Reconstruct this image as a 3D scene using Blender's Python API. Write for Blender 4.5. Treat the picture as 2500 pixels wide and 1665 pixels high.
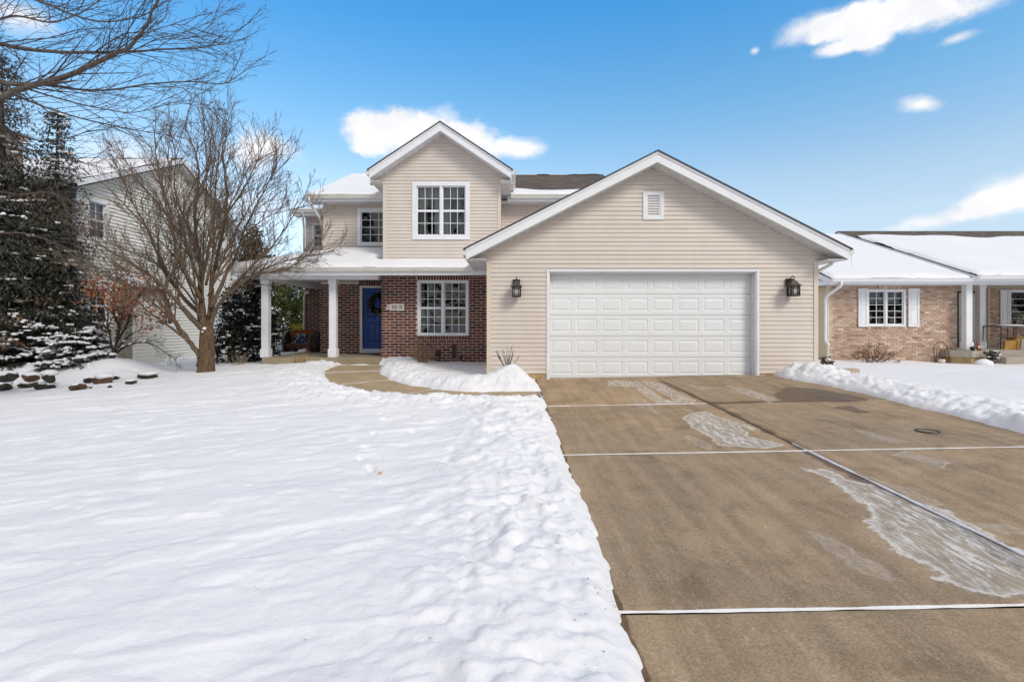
import bpy, math, random
import numpy as np
from mathutils import Matrix, Vector
for _o in list(bpy.data.objects): bpy.data.objects.remove(_o)
scene = bpy.context.scene
COL = scene.collection
R = math.radians
# ------------------------------------------------------------ camera
F, CX, HY, CZ = 1270.0, 1245.0, 790.0, 1.28   # focal length in photo pixels, vanishing point, eye height over garage floor
cam_d = bpy.data.cameras.new('camera'); cam = bpy.data.objects.new('camera', cam_d); COL.objects.link(cam)
cam.location = (0, 0, CZ); cam.rotation_euler = (R(90), 0, 0)
cam_d.sensor_width = 36.0; cam_d.lens = 36.0*F/2500.0
cam_d.shift_x = (1250-CX)/2500.0; cam_d.shift_y = (HY-832.5)/2500.0
cam_d.clip_start = 0.05; cam_d.clip_end = 6000
scene.camera = cam
# ------------------------------------------------------------ sky and sun
SUN_EL, SUN_AZ = 38.0, 140.0      # azimuth clockwise from +Y (the way the camera looks): behind the camera, to the right
SKY_STRENGTH, SUN_STRENGTH, EXPOSURE = 0.15, 1.5, 0.41
world = bpy.data.worlds.new('World'); scene.world = world; world.use_nodes = True
def build_world():
    nt = world.node_tree; N = nt.nodes; L = nt.links; N.clear()
    out = N.new('ShaderNodeOutputWorld'); bg = N.new('ShaderNodeBackground'); L.new(bg.outputs[0], out.inputs[0])
    sky = N.new('ShaderNodeTexSky'); sky.sky_type = 'NISHITA'; sky.sun_disc = False
    sky.sun_elevation = R(SUN_EL); sky.sun_rotation = R(SUN_AZ); sky.altitude = 300; sky.air_density = 1.0; sky.dust_density = 1.2; sky.ozone_density = 1.0
    # fair-weather clouds, laid out by direction; coordinates are x/y and z/y of the view ray for the half of the sky ahead
    tc = N.new('ShaderNodeTexCoord'); sep = N.new('ShaderNodeSeparateXYZ'); L.new(tc.outputs['Generated'], sep.inputs[0])
    def M(op, a, b=None, clamp=False):
        n = N.new('ShaderNodeMath'); n.operation = op; n.use_clamp = clamp
        for i, v in enumerate((a, b)):
            if v is None: continue
            if isinstance(v, (int, float)): n.inputs[i].default_value = v
            else: L.new(v, n.inputs[i])
        return n.outputs[0]
    az = M('ARCTAN2', sep.outputs[0], sep.outputs[1]); el = M('ARCSINE', sep.outputs[2])
    # deep winter blue: the air colour is graded by height alone, the same all round
    rp = N.new('ShaderNodeValToRGB'); L.new(M('DIVIDE', el, math.pi/2, clamp=True), rp.inputs[0]); e = rp.color_ramp.elements
    GR = [(0, (.60, .66, .88)), (5, (.80, .82, .88)), (10, (1.16, 1.05, .96)), (13.8, (1.14, 1.11, 1.0)), (22, (.70, 1.10, 1.16)), (30.6, (.37, 1.05, 1.36)), (50, (.36, 1.0, 1.36))]
    while len(e) < len(GR): e.new(.5)
    for i, (d_, c) in enumerate(GR): e[i].position = d_/90; e[i].color = (*[v/1.5 for v in c], 1)
    g1 = N.new('ShaderNodeMix'); g1.data_type = 'RGBA'; g1.blend_type = 'MULTIPLY'; g1.inputs[0].default_value = 1.0; L.new(sky.outputs[0], g1.inputs[6]); L.new(rp.outputs['Color'], g1.inputs[7])
    hs = N.new('ShaderNodeMix'); hs.data_type = 'RGBA'; hs.blend_type = 'MULTIPLY'; hs.inputs[0].default_value = 1.0; L.new(g1.outputs[2], hs.inputs[6]); hs.inputs[7].default_value = (1.5, 1.5, 1.5, 1)
    cmb = N.new('ShaderNodeCombineXYZ'); L.new(az, cmb.inputs[0]); L.new(el, cmb.inputs[1])
    def noise(scale, detail, rough, off, sx=1, sy=1):
        mp = N.new('ShaderNodeMapping'); mp.inputs['Location'].default_value = (off, off*.7, 0); mp.inputs['Scale'].default_value = (sx, sy, 1)
        L.new(cmb.outputs[0], mp.inputs[0])
        n = N.new('ShaderNodeTexNoise'); n.inputs['Scale'].default_value = scale; n.inputs['Detail'].default_value = detail; n.inputs['Roughness'].default_value = rough
        L.new(mp.outputs[0], n.inputs['Vector']); return n.outputs['Fac']
    n1 = noise(8, 7, .6, 3.1, 1, 1.5); n2 = noise(30, 5, .62, 7.7, 1, 1.3)
    wob = M('ADD', M('MULTIPLY', M('SUBTRACT', n1, .5), 2.6), M('MULTIPLY', M('SUBTRACT', n2, .5), 0.9))
    def ang(px, py):
        u = (px-CX)/F; v = (HY-py)/F
        return math.atan2(u, 1), math.atan2(v, math.hypot(1, u))
    def blob(px, py, hw, hh, soft, tilt=0.0, wobk=1.0):
        a0, e0 = ang(px, py); a1, _ = ang(px+hw, py); _, e1 = ang(px, py-hh)
        ra, re = abs(a1-a0)*1.2, abs(e1-e0)*1.28
        du = M('SUBTRACT', az, a0); dv = M('SUBTRACT', M('SUBTRACT', el, e0), M('MULTIPLY', du, tilt))
        r2 = M('ADD', M('POWER', M('ABSOLUTE', M('DIVIDE', du, ra)), 2.0), M('POWER', M('ABSOLUTE', M('DIVIDE', dv, re)), 2.0))
        v = M('ADD', M('SUBTRACT', 1.0, M('SQRT', r2)), M('MULTIPLY', wob, .62*wobk))
        return M('DIVIDE', v, soft, clamp=True)
    blobs = [blob(905, 325, 70, 44, .8), blob(975, 308, 95, 46, .8), blob(1060, 314, 100, 52, .8), blob(1135, 348, 95, 44, .8), blob(1245, 366, 90, 26, .9), blob(1010, 352, 130, 40, .8),
             blob(660, 350, 86, 36, 1.0, -.3), blob(610, 380, 70, 46, 1.3), blob(2190, 22, 200, 66, .9, .08), blob(1990, 62, 120, 34, 1.0, .12), blob(2060, 120, 80, 16, 1.0, .0), blob(2135, 88, 60, 44, 1.0), blob(2100, 50, 120, 40, 1.0), blob(2390, 14, 140, 36, 1.0, .12), blob(2280, 40, 110, 40, 1.0, .1),
             blob(2340, 93, 68, 15, 1.3, .06), blob(2243, 256, 58, 24, .9, -.14), blob(2490, 466, 130, 56, .8, .2), blob(2400, 500, 100, 26, 1.0, .1), blob(2270, 542, 110, 20, 1.3, .1), blob(1842, 125, 16, 12, 1.1), blob(2040, 590, 220, 30, 1.8),
             blob(60, 40, 120, 46, 1.1), blob(300, 380, 160, 60, 1.6), blob(560, 500, 220, 54, 1.8)]
    m = blobs[0]
    for b in blobs[1:]: m = M('ADD', m, b)
    m = M('MINIMUM', m, 1.0)
    # scattered clouds over the rest of the sky, out of the frame
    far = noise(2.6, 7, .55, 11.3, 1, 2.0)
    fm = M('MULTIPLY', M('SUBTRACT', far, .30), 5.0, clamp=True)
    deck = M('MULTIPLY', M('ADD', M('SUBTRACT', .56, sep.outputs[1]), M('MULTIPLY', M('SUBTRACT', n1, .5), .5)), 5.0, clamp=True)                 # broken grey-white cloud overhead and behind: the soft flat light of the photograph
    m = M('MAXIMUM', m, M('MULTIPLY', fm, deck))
    m = M('MULTIPLY', m, M('MULTIPLY', M('ADD', el, .01), 30.0, clamp=True))
    sm = M('MULTIPLY', M('MULTIPLY', m, m), M('SUBTRACT', 3.0, M('MULTIPLY', m, 2.0)))
    cl = N.new('ShaderNodeMix'); cl.data_type = 'RGBA'
    shade = noise(14, 3, .5, 5.2); sh = N.new('ShaderNodeMapRange'); L.new(shade, sh.inputs[0]); sh.inputs[1].default_value = .3; sh.inputs[2].default_value = .7
    sh.inputs[3].default_value = 4.7; sh.inputs[4].default_value = 5.6
    cc = N.new('ShaderNodeMix'); cc.data_type = 'RGBA'; cc.blend_type = 'MULTIPLY'; cc.inputs[0].default_value = 1.0
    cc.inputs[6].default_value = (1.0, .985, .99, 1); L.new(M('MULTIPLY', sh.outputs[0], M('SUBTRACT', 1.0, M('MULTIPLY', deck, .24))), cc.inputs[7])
    L.new(M('MULTIPLY', sm, M('ADD', .84, M('MULTIPLY', shade, .2))), cl.inputs[0]); L.new(hs.outputs[2], cl.inputs[6]); L.new(cc.outputs[2], cl.inputs[7])
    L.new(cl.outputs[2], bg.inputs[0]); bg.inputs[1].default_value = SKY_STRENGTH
build_world()
sun_d = bpy.data.lights.new('sun', 'SUN'); sun_d.energy = SUN_STRENGTH; sun_d.angle = R(18); sun_d.color = (1.0, .91, .79)
sun = bpy.data.objects.new('sun', sun_d); COL.objects.link(sun)
_d = Vector((math.sin(R(SUN_AZ))*math.cos(R(SUN_EL)), math.cos(R(SUN_AZ))*math.cos(R(SUN_EL)), math.sin(R(SUN_EL))))
sun.rotation_euler = (-_d).to_track_quat('-Z', 'Y').to_euler()
scene.view_settings.view_transform = 'Standard'; scene.view_settings.look = 'None'
scene.view_settings.exposure = EXPOSURE; scene.view_settings.gamma = 1.0; scene.view_settings.use_curve_mapping = False
scene.render.engine = 'CYCLES'
scene.cycles.use_denoising = True
scene.cycles.max_bounces = 5; scene.cycles.diffuse_bounces = 3; scene.cycles.glossy_bounces = 2; scene.cycles.transparent_max_bounces = 10
scene.cycles.use_adaptive_sampling = True; scene.cycles.adaptive_threshold = .02
# ------------------------------------------------------------ helpers
rng = random.Random(7)
def P(px, py, Y):                                   # photo pixel at a known distance -> world point
    return Vector(((px-CX)/F*Y, Y, CZ-(py-HY)/F*Y))
def PX(px, Y): return (px-CX)/F*Y
def PZ(py, Y): return CZ-(py-HY)/F*Y
def tag(o, label=None, cat=None, group=None, kind=None):
    if label: o['label'] = label
    if cat: o['category'] = cat
    if group: o['group'] = group
    if kind: o['kind'] = kind
    return o
def thing(name, label, cat, loc=(0, 0, 0), group=None, kind=None):
    o = bpy.data.objects.new(name, None); COL.objects.link(o); o.location = loc; o.empty_display_size = .2
    return tag(o, label, cat, group, kind)
def put(name, me, mat=None, parent=None, loc=(0, 0, 0), rot=None, scale=None):
    o = bpy.data.objects.new(name, me); COL.objects.link(o)
    o.location = loc
    if rot: o.rotation_euler = rot
    if scale: o.scale = scale
    if mat is not None and not me.materials: me.materials.append(mat)
    if parent is not None:
        o.parent = parent
        o.matrix_parent_inverse = world_of(parent).inverted()
    return o
def world_of(o):
    b = Matrix.LocRotScale(o.location, o.rotation_euler, o.scale)
    if o.parent is None: return b
    return world_of(o.parent) @ o.matrix_parent_inverse @ b
class MB:
    def __init__(s): s.v = []; s.f = []
    def add(s, vs, fs):
        n = len(s.v); s.v.extend([tuple(p) for p in vs]); s.f.extend([tuple(i+n for i in f) for f in fs]); return s
    def box(s, x0, x1, y0, y1, z0, z1):
        return s.add([(x0,y0,z0),(x1,y0,z0),(x1,y1,z0),(x0,y1,z0),(x0,y0,z1),(x1,y0,z1),(x1,y1,z1),(x0,y1,z1)],
                     [(3,2,1,0),(4,5,6,7),(0,1,5,4),(1,2,6,5),(2,3,7,6),(3,0,4,7)])
    def bbox(s, x0, x1, y0, y1, z0, z1, b=.006):     # box with chamfered edges (24 verts)
        b = min(b, (x1-x0)*.45, (y1-y0)*.45, (z1-z0)*.45)
        cx, cy, cz = (x0+x1)/2, (y0+y1)/2, (z0+z1)/2; hx, hy, hz = (x1-x0)/2, (y1-y0)/2, (z1-z0)/2
        vs = []; idx = {}
        for sx in (-1, 1):
            for sy in (-1, 1):
                for sz in (-1, 1):
                    for a in range(3):
                        d = [b, b, b]; d[a] = 0
                        idx[(sx, sy, sz, a)] = len(vs)
                        vs.append((cx+sx*(hx-d[0]), cy+sy*(hy-d[1]), cz+sz*(hz-d[2])))
        I = lambda sx, sy, sz, a: idx[(sx, sy, sz, a)]
        fs = []
        for g in (-1, 1):
            q = [(1,1),(-1,1),(-1,-1),(1,-1)]
            fs.append([I(g, p, r, 0) for p, r in (q if g > 0 else q[::-1])][::-1])
            fs.append([I(p, g, r, 1) for p, r in (q if g < 0 else q[::-1])][::-1])
            fs.append([I(p, r, g, 2) for p, r in (q if g > 0 else q[::-1])][::-1])
        for p in (-1, 1):
            for r in (-1, 1):
                fs.append([I(p, r, -1, 0), I(p, r, 1, 0), I(p, r, 1, 1), I(p, r, -1, 1)])
                fs.append([I(p, -1, r, 0), I(p, 1, r, 0), I(p, 1, r, 2), I(p, -1, r, 2)])
                fs.append([I(-1, p, r, 1), I(1, p, r, 1), I(1, p, r, 2), I(-1, p, r, 2)])
                for t in (-1, 1): fs.append([I(p, r, t, 0), I(p, r, t, 1), I(p, r, t, 2)])
        return s.add(vs, fs)
    def prism(s, poly, d):                           # planar polygon (3D points) extruded by vector d
        n = len(poly); a = [Vector(p) for p in poly]; b = [p+Vector(d) for p in a]
        return s.add(a+b, [tuple(range(n)), tuple(range(2*n-1, n-1, -1))]+[(i, i+n, (i+1) % n+n, (i+1) % n) for i in range(n)])
    def quad(s, a, b, c, d): return s.add([a, b, c, d], [(0, 1, 2, 3)])
    def tube(s, pts, radii, n=6, cap=True):
        pts = [Vector(p) for p in pts]
        if isinstance(radii, (int, float)): radii = [radii]*len(pts)
        k = len(pts); base = len(s.v); up = None
        for i, p in enumerate(pts):
            t = (pts[min(i+1, k-1)]-pts[max(i-1, 0)])
            if t.length < 1e-9: t = Vector((0, 0, 1))
            t.normalize()
            if up is None: up = t.orthogonal().normalized()
            else:
                up = up-t*up.dot(t)
                if up.length < 1e-6: up = t.orthogonal()
                up.normalize()
            sd = t.cross(up)
            for j in range(n):
                a = 2*math.pi*j/n
                q = p+(up*math.cos(a)+sd*math.sin(a))*radii[i]
                s.v.append((q.x, q.y, q.z))
        for i in range(k-1):
            for j in range(n):
                s.f.append((base+i*n+j, base+i*n+(j+1) % n, base+(i+1)*n+(j+1) % n, base+(i+1)*n+j))
        if cap:
            s.f.append(tuple(base+j for j in range(n))[::-1]); s.f.append(tuple(base+(k-1)*n+j for j in range(n)))
        return s
    def sphere(s, c, r, nu=10, nv=7, jit=0, seed=0):
        rr = random.Random(seed); c = Vector(c); r = (r, r, r) if isinstance(r, (int, float)) else r
        base = len(s.v); s.v.append((c.x, c.y, c.z-r[2]))
        for i in range(1, nv):
            th = math.pi*i/nv-math.pi/2
            for j in range(nu):
                a = 2*math.pi*j/nu; k = 1+rr.uniform(-jit, jit)
                s.v.append((c.x+r[0]*k*math.cos(th)*math.cos(a), c.y+r[1]*k*math.cos(th)*math.sin(a), c.z+r[2]*k*math.sin(th)))
        s.v.append((c.x, c.y, c.z+r[2])); top = len(s.v)-1
        for j in range(nu): s.f.append((base, base+1+(j+1) % nu, base+1+j)); s.f.append((top, top-nu+j, top-nu+(j+1) % nu))
        for i in range(nv-2):
            for j in range(nu):
                a = base+1+i*nu
                s.f.append((a+j, a+(j+1) % nu, a+nu+(j+1) % nu, a+nu+j))
        return s
    def lathe(s, c, prof, n=16):                     # prof: (radius, z)
        c = Vector(c); base = len(s.v)
        for r, z in prof:
            for j in range(n):
                a = 2*math.pi*j/n; s.v.append((c.x+r*math.cos(a), c.y+r*math.sin(a), c.z+z))
        for i in range(len(prof)-1):
            for j in range(n): s.f.append((base+i*n+j, base+i*n+(j+1) % n, base+(i+1)*n+(j+1) % n, base+(i+1)*n+j))
        s.f.append(tuple(base+j for j in range(n))[::-1]); s.f.append(tuple(base+(len(prof)-1)*n+j for j in range(n)))
        return s
    def mesh(s, name, mat=None, smooth=False):
        me = bpy.data.meshes.new(name); me.from_pydata(s.v, [], s.f); me.update()
        if smooth: me.polygons.foreach_set('use_smooth', [True]*len(me.polygons))
        if mat is not None: me.materials.append(mat)
        return me
    def build(s, name, mat, parent=None, smooth=False, kind=None, label=None):
        o = put(name, s.mesh(name, mat, smooth), None, parent)
        if kind: o['kind'] = kind
        if label: o['label'] = label
        return o
def np_mesh(name, V, Fq, mat, smooth=True):
    me = bpy.data.meshes.new(name); V = np.asarray(V, np.float32); Fq = np.asarray(Fq, np.int32); k = Fq.shape[1]
    me.vertices.add(len(V)); me.vertices.foreach_set('co', V.ravel())
    me.loops.add(Fq.size); me.loops.foreach_set('vertex_index', Fq.ravel())
    me.polygons.add(len(Fq)); me.polygons.foreach_set('loop_start', np.arange(0, Fq.size, k, dtype=np.int32))
    try: me.polygons.foreach_set('loop_total', np.full(len(Fq), k, np.int32))
    except Exception: pass
    me.polygons.foreach_set('use_smooth', np.full(len(Fq), smooth)); me.update(calc_edges=True); me.validate()
    if mat: me.materials.append(mat)
    return me
# numpy gradient-free value noise
def _hash(ix, iy, seed):
    h = (ix.astype(np.int64)*374761393 + iy.astype(np.int64)*668265263 + seed*982451653) & 0x7fffffff
    h = ((h ^ (h >> 13))*1274126177) & 0x7fffffff
    return ((h ^ (h >> 16)) & 0xffff)/65535.0
def vnoise(x, y, seed=0):
    x = np.asarray(x, float); y = np.asarray(y, float)
    ix = np.floor(x); iy = np.floor(y); fx = x-ix; fy = y-iy
    u = fx*fx*fx*(fx*(fx*6-15)+10); w = fy*fy*fy*(fy*(fy*6-15)+10)
    a = _hash(ix, iy, seed); b = _hash(ix+1, iy, seed); c = _hash(ix, iy+1, seed); d = _hash(ix+1, iy+1, seed)
    return (a*(1-u)+b*u)*(1-w)+(c*(1-u)+d*u)*w
def fbm(x, y, oct=4, seed=0, g=.5):
    s = 0; a = 1; t = 0
    for i in range(oct):
        c, sn = math.cos(.6*i), math.sin(.6*i)
        s = s+a*vnoise((x*c-y*sn)*2**i+17.3*i, (x*sn+y*c)*2**i-9.1*i, seed+i*31); t += a; a *= g
    return s/t-.5
def sstep(x, a, b):
    t = np.clip((np.asarray(x, float)-a)/(b-a), 0, 1); return t*t*(3-2*t)
# ------------------------------------------------------------ materials
MATS = {}
def srgb(*c):
    return tuple((v/255/12.92 if v/255 <= .04045 else ((v/255+.055)/1.055)**2.4) for v in c)
class NT:
    def __init__(s, name):
        s.m = bpy.data.materials.new(name); s.m.use_nodes = True; s.t = s.m.node_tree; s.N = s.t.nodes; s.L = s.t.links
        s.b = s.N.get('Principled BSDF'); s.out = s.N.get('Material Output'); MATS[name] = s.m
        s._obj = None
    def new(s, k): return s.N.new(k)
    def link(s, a, b): s.L.new(a, b)
    def coord(s, which='Object'):
        t = s.new('ShaderNodeTexCoord'); return t.outputs[which]
    def pos(s):
        g = s.new('ShaderNodeNewGeometry'); return g.outputs['Position']
    def mapping(s, vec, scale=(1, 1, 1), loc=(0, 0, 0), rot=(0, 0, 0)):
        m = s.new('ShaderNodeMapping'); s.link(vec, m.inputs[0]); m.inputs['Scale'].default_value = scale; m.inputs['Location'].default_value = loc
        m.inputs['Rotation'].default_value = rot; return m.outputs[0]
    def noise(s, vec, scale, detail=4, rough=.55, dist=0):
        n = s.new('ShaderNodeTexNoise'); n.inputs['Scale'].default_value = scale; n.inputs['Detail'].default_value = detail; n.inputs['Roughness'].default_value = rough
        n.inputs['Distortion'].default_value = dist
        s.link(vec, n.inputs['Vector']); return n.outputs['Fac']
    def ramp(s, fac, stops, interp='LINEAR'):
        r = s.new('ShaderNodeValToRGB'); r.color_ramp.interpolation = interp; e = r.color_ramp.elements
        while len(e) < len(stops): e.new(.5)
        for i, (p, c) in enumerate(stops): e[i].position = p; e[i].color = (*c, 1) if len(c) == 3 else c
        s.link(fac, r.inputs[0]); return r.outputs['Color']
    def math(s, op, a, b=None, clamp=False):
        n = s.new('ShaderNodeMath'); n.operation = op; n.use_clamp = clamp
        for i, v in enumerate((a, b)):
            if v is None: continue
            if isinstance(v, (int, float)): n.inputs[i].default_value = v
            else: s.link(v, n.inputs[i])
        return n.outputs[0]
    def mix(s, fac, a, b, mode='MIX'):
        n = s.new('ShaderNodeMix'); n.data_type = 'RGBA'; n.blend_type = mode
        for i, v in ((0, fac), (6, a), (7, b)):
            if isinstance(v, (int, float)): n.inputs[i].default_value = v
            elif isinstance(v, tuple): n.inputs[i].default_value = (*v, 1) if len(v) == 3 else v
            else: s.link(v, n.inputs[i])
        return n.outputs[2]
    def color(s, c):
        if isinstance(c, tuple): s.b.inputs['Base Color'].default_value = (*c, 1)
        else: s.link(c, s.b.inputs['Base Color'])
    def rough(s, r):
        if isinstance(r, (int, float)): s.b.inputs['Roughness'].default_value = r
        else: s.link(r, s.b.inputs['Roughness'])
    def bump(s, h, strength=.3, dist=.01, normal=None):
        n = s.new('ShaderNodeBump'); n.inputs['Strength'].default_value = strength; n.inputs['Distance'].default_value = dist
        s.link(h, n.inputs['Height'])
        if normal is not None: s.link(normal, n.inputs['Normal'])
        s.link(n.outputs[0], s.b.inputs['Normal']); return n.outputs[0]
    def rand(s):
        o = s.new('ShaderNodeObjectInfo'); g = s.new('ShaderNodeNewGeometry')
        return s.math('FRACT', s.math('ADD', o.outputs['Random'], g.outputs['Random Per Island']))
def simple(name, col, rough=.6, var=.08, scale=3, bump=0, bscale=60, metallic=0, spec=.5):
    t = NT(name); p = t.pos()
    n = t.noise(p, scale, 5, .6)
    lo = tuple(c*(1-var) for c in col); hi = tuple(min(1, c*(1+var)) for c in col)
    t.color(t.ramp(n, [(.3, lo), (.7, hi)])); t.rough(rough); t.b.inputs['Metallic'].default_value = metallic
    t.b.inputs['Specular IOR Level'].default_value = spec
    if bump: t.bump(t.noise(p, bscale, 4), bump, .004)
    return t.m
def mk_materials():
    # vinyl siding: per-plank tint, faint weather streaks
    def siding(name, c):
        t = NT(name); p = t.pos(); r = t.rand()
        a = t.ramp(t.noise(t.mapping(p, (1.2, 1.2, .35)), 2.0, 5), [(.3, tuple(x*.95 for x in c)), (.72, tuple(min(1, x*1.04) for x in c))])
        a = t.mix(t.math('MULTIPLY', r, .10), a, tuple(x*.86 for x in c))
        st = t.noise(t.mapping(p, (9, 9, .5)), 3, 4); a = t.mix(t.math('MULTIPLY', t.math('SUBTRACT', st, .52, True), .5, True), a, tuple(x*.7 for x in c))
        t.color(a); t.rough(.48); t.bump(t.noise(t.mapping(p, (3, 3, 90)), 6, 3), .12, .002)
    siding('siding_tan', (.675, .592, .528)); siding('siding_grey', (.80, .765, .69)); siding('siding_yellow', (.66, .54, .34))
    simple('trim_white', (.79, .80, .83), .45, .05, 2); simple('trim_cream', (.66, .57, .47), .5, .05, 2)
    simple('gutter_white', (.70, .69, .64), .4, .08, 4)
    t = NT('soffit'); p = t.pos(); w = t.new('ShaderNodeTexWave'); w.wave_type = 'BANDS'; w.bands_direction = 'X'; w.inputs['Scale'].default_value = 1.6
    t.link(p, w.inputs[0]); t.color(t.ramp(t.noise(p, 3, 4), [(.3, (.58, .59, .60)), (.7, (.70, .70, .70))])); t.rough(.5)
    t.bump(t.math('POWER', w.outputs['Fac'], 8), .6, .02)
    t = NT('garage_door_white'); p = t.pos(); t.color(t.ramp(t.noise(t.mapping(p, (1, 1, .6)), 1.4, 5), [(.3, (.765, .785, .80)), (.7, (.81, .825, .84))])); t.rough(.42)
    t.bump(t.noise(t.mapping(p, (12, 12, 80)), 5, 3), .05, .002)
    t = NT('concrete_wall'); p = t.pos(); t.color(t.ramp(t.noise(p, 5, 6), [(.3, (.34, .22, .09)), (.55, (.46, .32, .16)), (.8, (.50, .39, .25))])); t.rough(.9); t.bump(t.noise(p, 60, 4), .4, .01)
    # brick and mortar
    def brick(name, stops, dark=.35):
        t = NT(name); p = t.pos(); r = t.rand()
        a = t.ramp(r, stops, 'LINEAR')
        n = t.noise(p, 38, 5, .65); a = t.mix(t.ramp(n, [(.35, (0, 0, 0)), (.75, (1, 1, 1))]), t.mix(1.0, a, (dark+.35,)*3, 'MULTIPLY'), a)
        s2 = t.noise(p, 9, 4); a = t.mix(t.math('MULTIPLY', t.math('SUBTRACT', s2, .5, True), .9, True), a, (.30, .24, .19))
        t.color(a); t.rough(.88); t.bump(t.noise(p, 110, 5, .7), .5, .006)
    brick('brick_red', [(0, (.030, .014, .012)), (.16, (.11, .028, .021)), (.38, (.19, .048, .032)), (.6, (.13, .032, .025)), (.78, (.048, .023, .020)), (.9, (.23, .08, .05)), (1, (.15, .040, .029))])
    brick('brick_tan', [(0, (.32, .19, .13)), (.2, (.60, .43, .33)), (.4, (.46, .29, .21)), (.6, (.70, .53, .42)), (.8, (.53, .36, .27)), (.9, (.80, .67, .56)), (1, (.36, .21, .15))], .5)
    brick('brick_cream', [(0, (.66, .53, .41)), (.5, (.74, .61, .49)), (1, (.80, .68, .55))], .6)
    simple('mortar', (.62, .51, .44), .95, .15, 20, .4, 150); simple('mortar_tan', (.52, .41, .31), .95, .12, 20, .3, 150)
    # shingles
    t = NT('shingle'); p = t.pos(); br = t.new('ShaderNodeTexBrick'); br.inputs['Scale'].default_value = 1.0; br.inputs['Brick Width'].default_value = .30; br.inputs['Row Height'].default_value = .062
    br.inputs['Mortar Size'].default_value = .006; br.inputs['Color1'].default_value = (.16, .125, .095, 1); br.inputs['Color2'].default_value = (.09, .072, .058, 1); br.inputs['Mortar'].default_value = (.03, .025, .02, 1)
    sp = t.new('ShaderNodeSeparateXYZ'); t.link(p, sp.inputs[0]); cb = t.new('ShaderNodeCombineXYZ'); t.link(t.math('ADD', sp.outputs[0], t.math('MULTIPLY', sp.outputs[1], .0)), cb.inputs[0]); t.link(sp.outputs[2], cb.inputs[1])
    t.link(cb.outputs[0], br.inputs['Vector']); n = t.noise(p, 9, 6, .7)
    t.color(t.mix(1.0, br.outputs['Color'], t.ramp(n, [(.3, (.6, .6, .6)), (.7, (1.35, 1.3, 1.2))]), 'MULTIPLY')); t.rough(.95); t.bump(t.math('ADD', br.outputs['Fac'], n), .5, .02)
    simple('drip_edge', (.03, .03, .035), .5, .1)
    # snow
    def snow(name, sss=False):
        t = NT(name); p = t.pos()
        a = t.ramp(t.noise(p, .7, 5), [(.3, (.78, .775, .80)), (.7, (.83, .82, .84))])
        t.color(a); t.rough(.75); t.b.inputs['Specular IOR Level'].default_value = .25
        h = t.math('ADD', t.math('ADD', t.noise(p, 26, 6, .66), t.math('MULTIPLY', t.noise(p, 7, 5, .6, .6), 1.6)), t.math('MULTIPLY', t.noise(p, 170, 3, .6), .3)); t.bump(h, .42, .018)
        return t
    snow('snow')
    t = snow('roof_snow')
    # concrete paving with frost and wet marks driven by mesh attributes 'frost' and 'wet'
    t = NT('driveway_concrete'); p = t.pos()
    big = t.noise(p, .55, 5, .55); mid = t.noise(t.mapping(p, (1, 1.0, 1), rot=(0, 0, .5)), 3.2, 6, .65); fine = t.noise(p, 70, 4, .7)
    a = t.ramp(big, [(.28, srgb(142, 123, 102)), (.5, srgb(160, 137, 110)), (.74, srgb(176, 148, 114))])
    a = t.mix(t.math('MULTIPLY', t.math('SUBTRACT', mid, .42, True), 1.5, True), a, srgb(160, 144, 125))
    a = t.mix(.42, a, t.ramp(fine, [(.32, srgb(106, 92, 77)), (.5, srgb(160, 140, 116)), (.66, srgb(200, 182, 158))]))
    peb = t.noise(p, 24, 5, .75); a = t.mix(1.0, a, t.ramp(peb, [(.34, (.92, .915, .91)), (.5, (1, 1, 1)), (.68, (1.06, 1.06, 1.05))]), 'MULTIPLY')
    vr = t.new('ShaderNodeTexVoronoi'); vr.inputs['Scale'].default_value = 60; t.link(p, vr.inputs['Vector'])
    a = t.mix(t.math('MULTIPLY', t.math('LESS_THAN', vr.outputs['Distance'], .12), .5), a, srgb(90, 70, 54))
    oi = t.new('ShaderNodeObjectInfo'); a = t.mix(1.0, a, t.ramp(oi.outputs['Random'], [(0, (.85, .86, .88)), (1, (1.06, 1.02, .96))]), 'MULTIPLY')   # each slab has its own tone
    tr = t.noise(t.mapping(p, (2.4, .16, 1)), 3, 5, .6); a = t.mix(1.0, a, t.ramp(tr, [(.40, (.88, .88, .88)), (.60, (1.08, 1.08, 1.08))]), 'MULTIPLY')
    bl = t.noise(p, 1.6, 7, .7, .8); a = t.mix(1.0, a, t.ramp(bl, [(.36, (.74, .73, .72)), (.47, (.95, .95, .95)), (.55, (1.02, 1.02, 1.02)), (.66, (1.15, 1.15, 1.16))]), 'MULTIPLY')
    sc = t.noise(t.mapping(p, (14, 3.0, 1), rot=(0, 0, .55)), 2.6, 6, .75)            # fine scuffs along the slope
    a = t.mix(t.math('MULTIPLY', t.math('SUBTRACT', sc, .56, True), 3.2, True), a, srgb(186, 170, 152))
    at = t.new('ShaderNodeAttribute'); at.attribute_name = 'wet'
    wet = t.math('ADD', at.outputs['Fac'], t.math('MULTIPLY', t.math('SUBTRACT', t.noise(p, 3.5, 5), .5), .7)); wetm = t.ramp(wet, [(.42, (0, 0, 0)), (.52, (1, 1, 1))])
    a = t.mix(wetm, a, t.mix(1.0, a, (.46, .40, .35), 'MULTIPLY'))
    fr = t.new('ShaderNodeAttribute'); fr.attribute_name = 'frost'                     # signed field: 0.5 is the rim of a dried melt-water tongue
    w1 = t.noise(p, 5.5, 6, .62); w2 = t.noise(t.mapping(p, (1.0, .22, 1), rot=(0, 0, -.12)), 20, 6, .7, 1.2)
    f = t.math('ADD', fr.outputs['Fac'], t.math('ADD', t.math('MULTIPLY', t.math('SUBTRACT', w1, .5), .55), t.math('MULTIPLY', t.math('SUBTRACT', t.noise(p, 17, 4, .7), .5), .22)))
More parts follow.
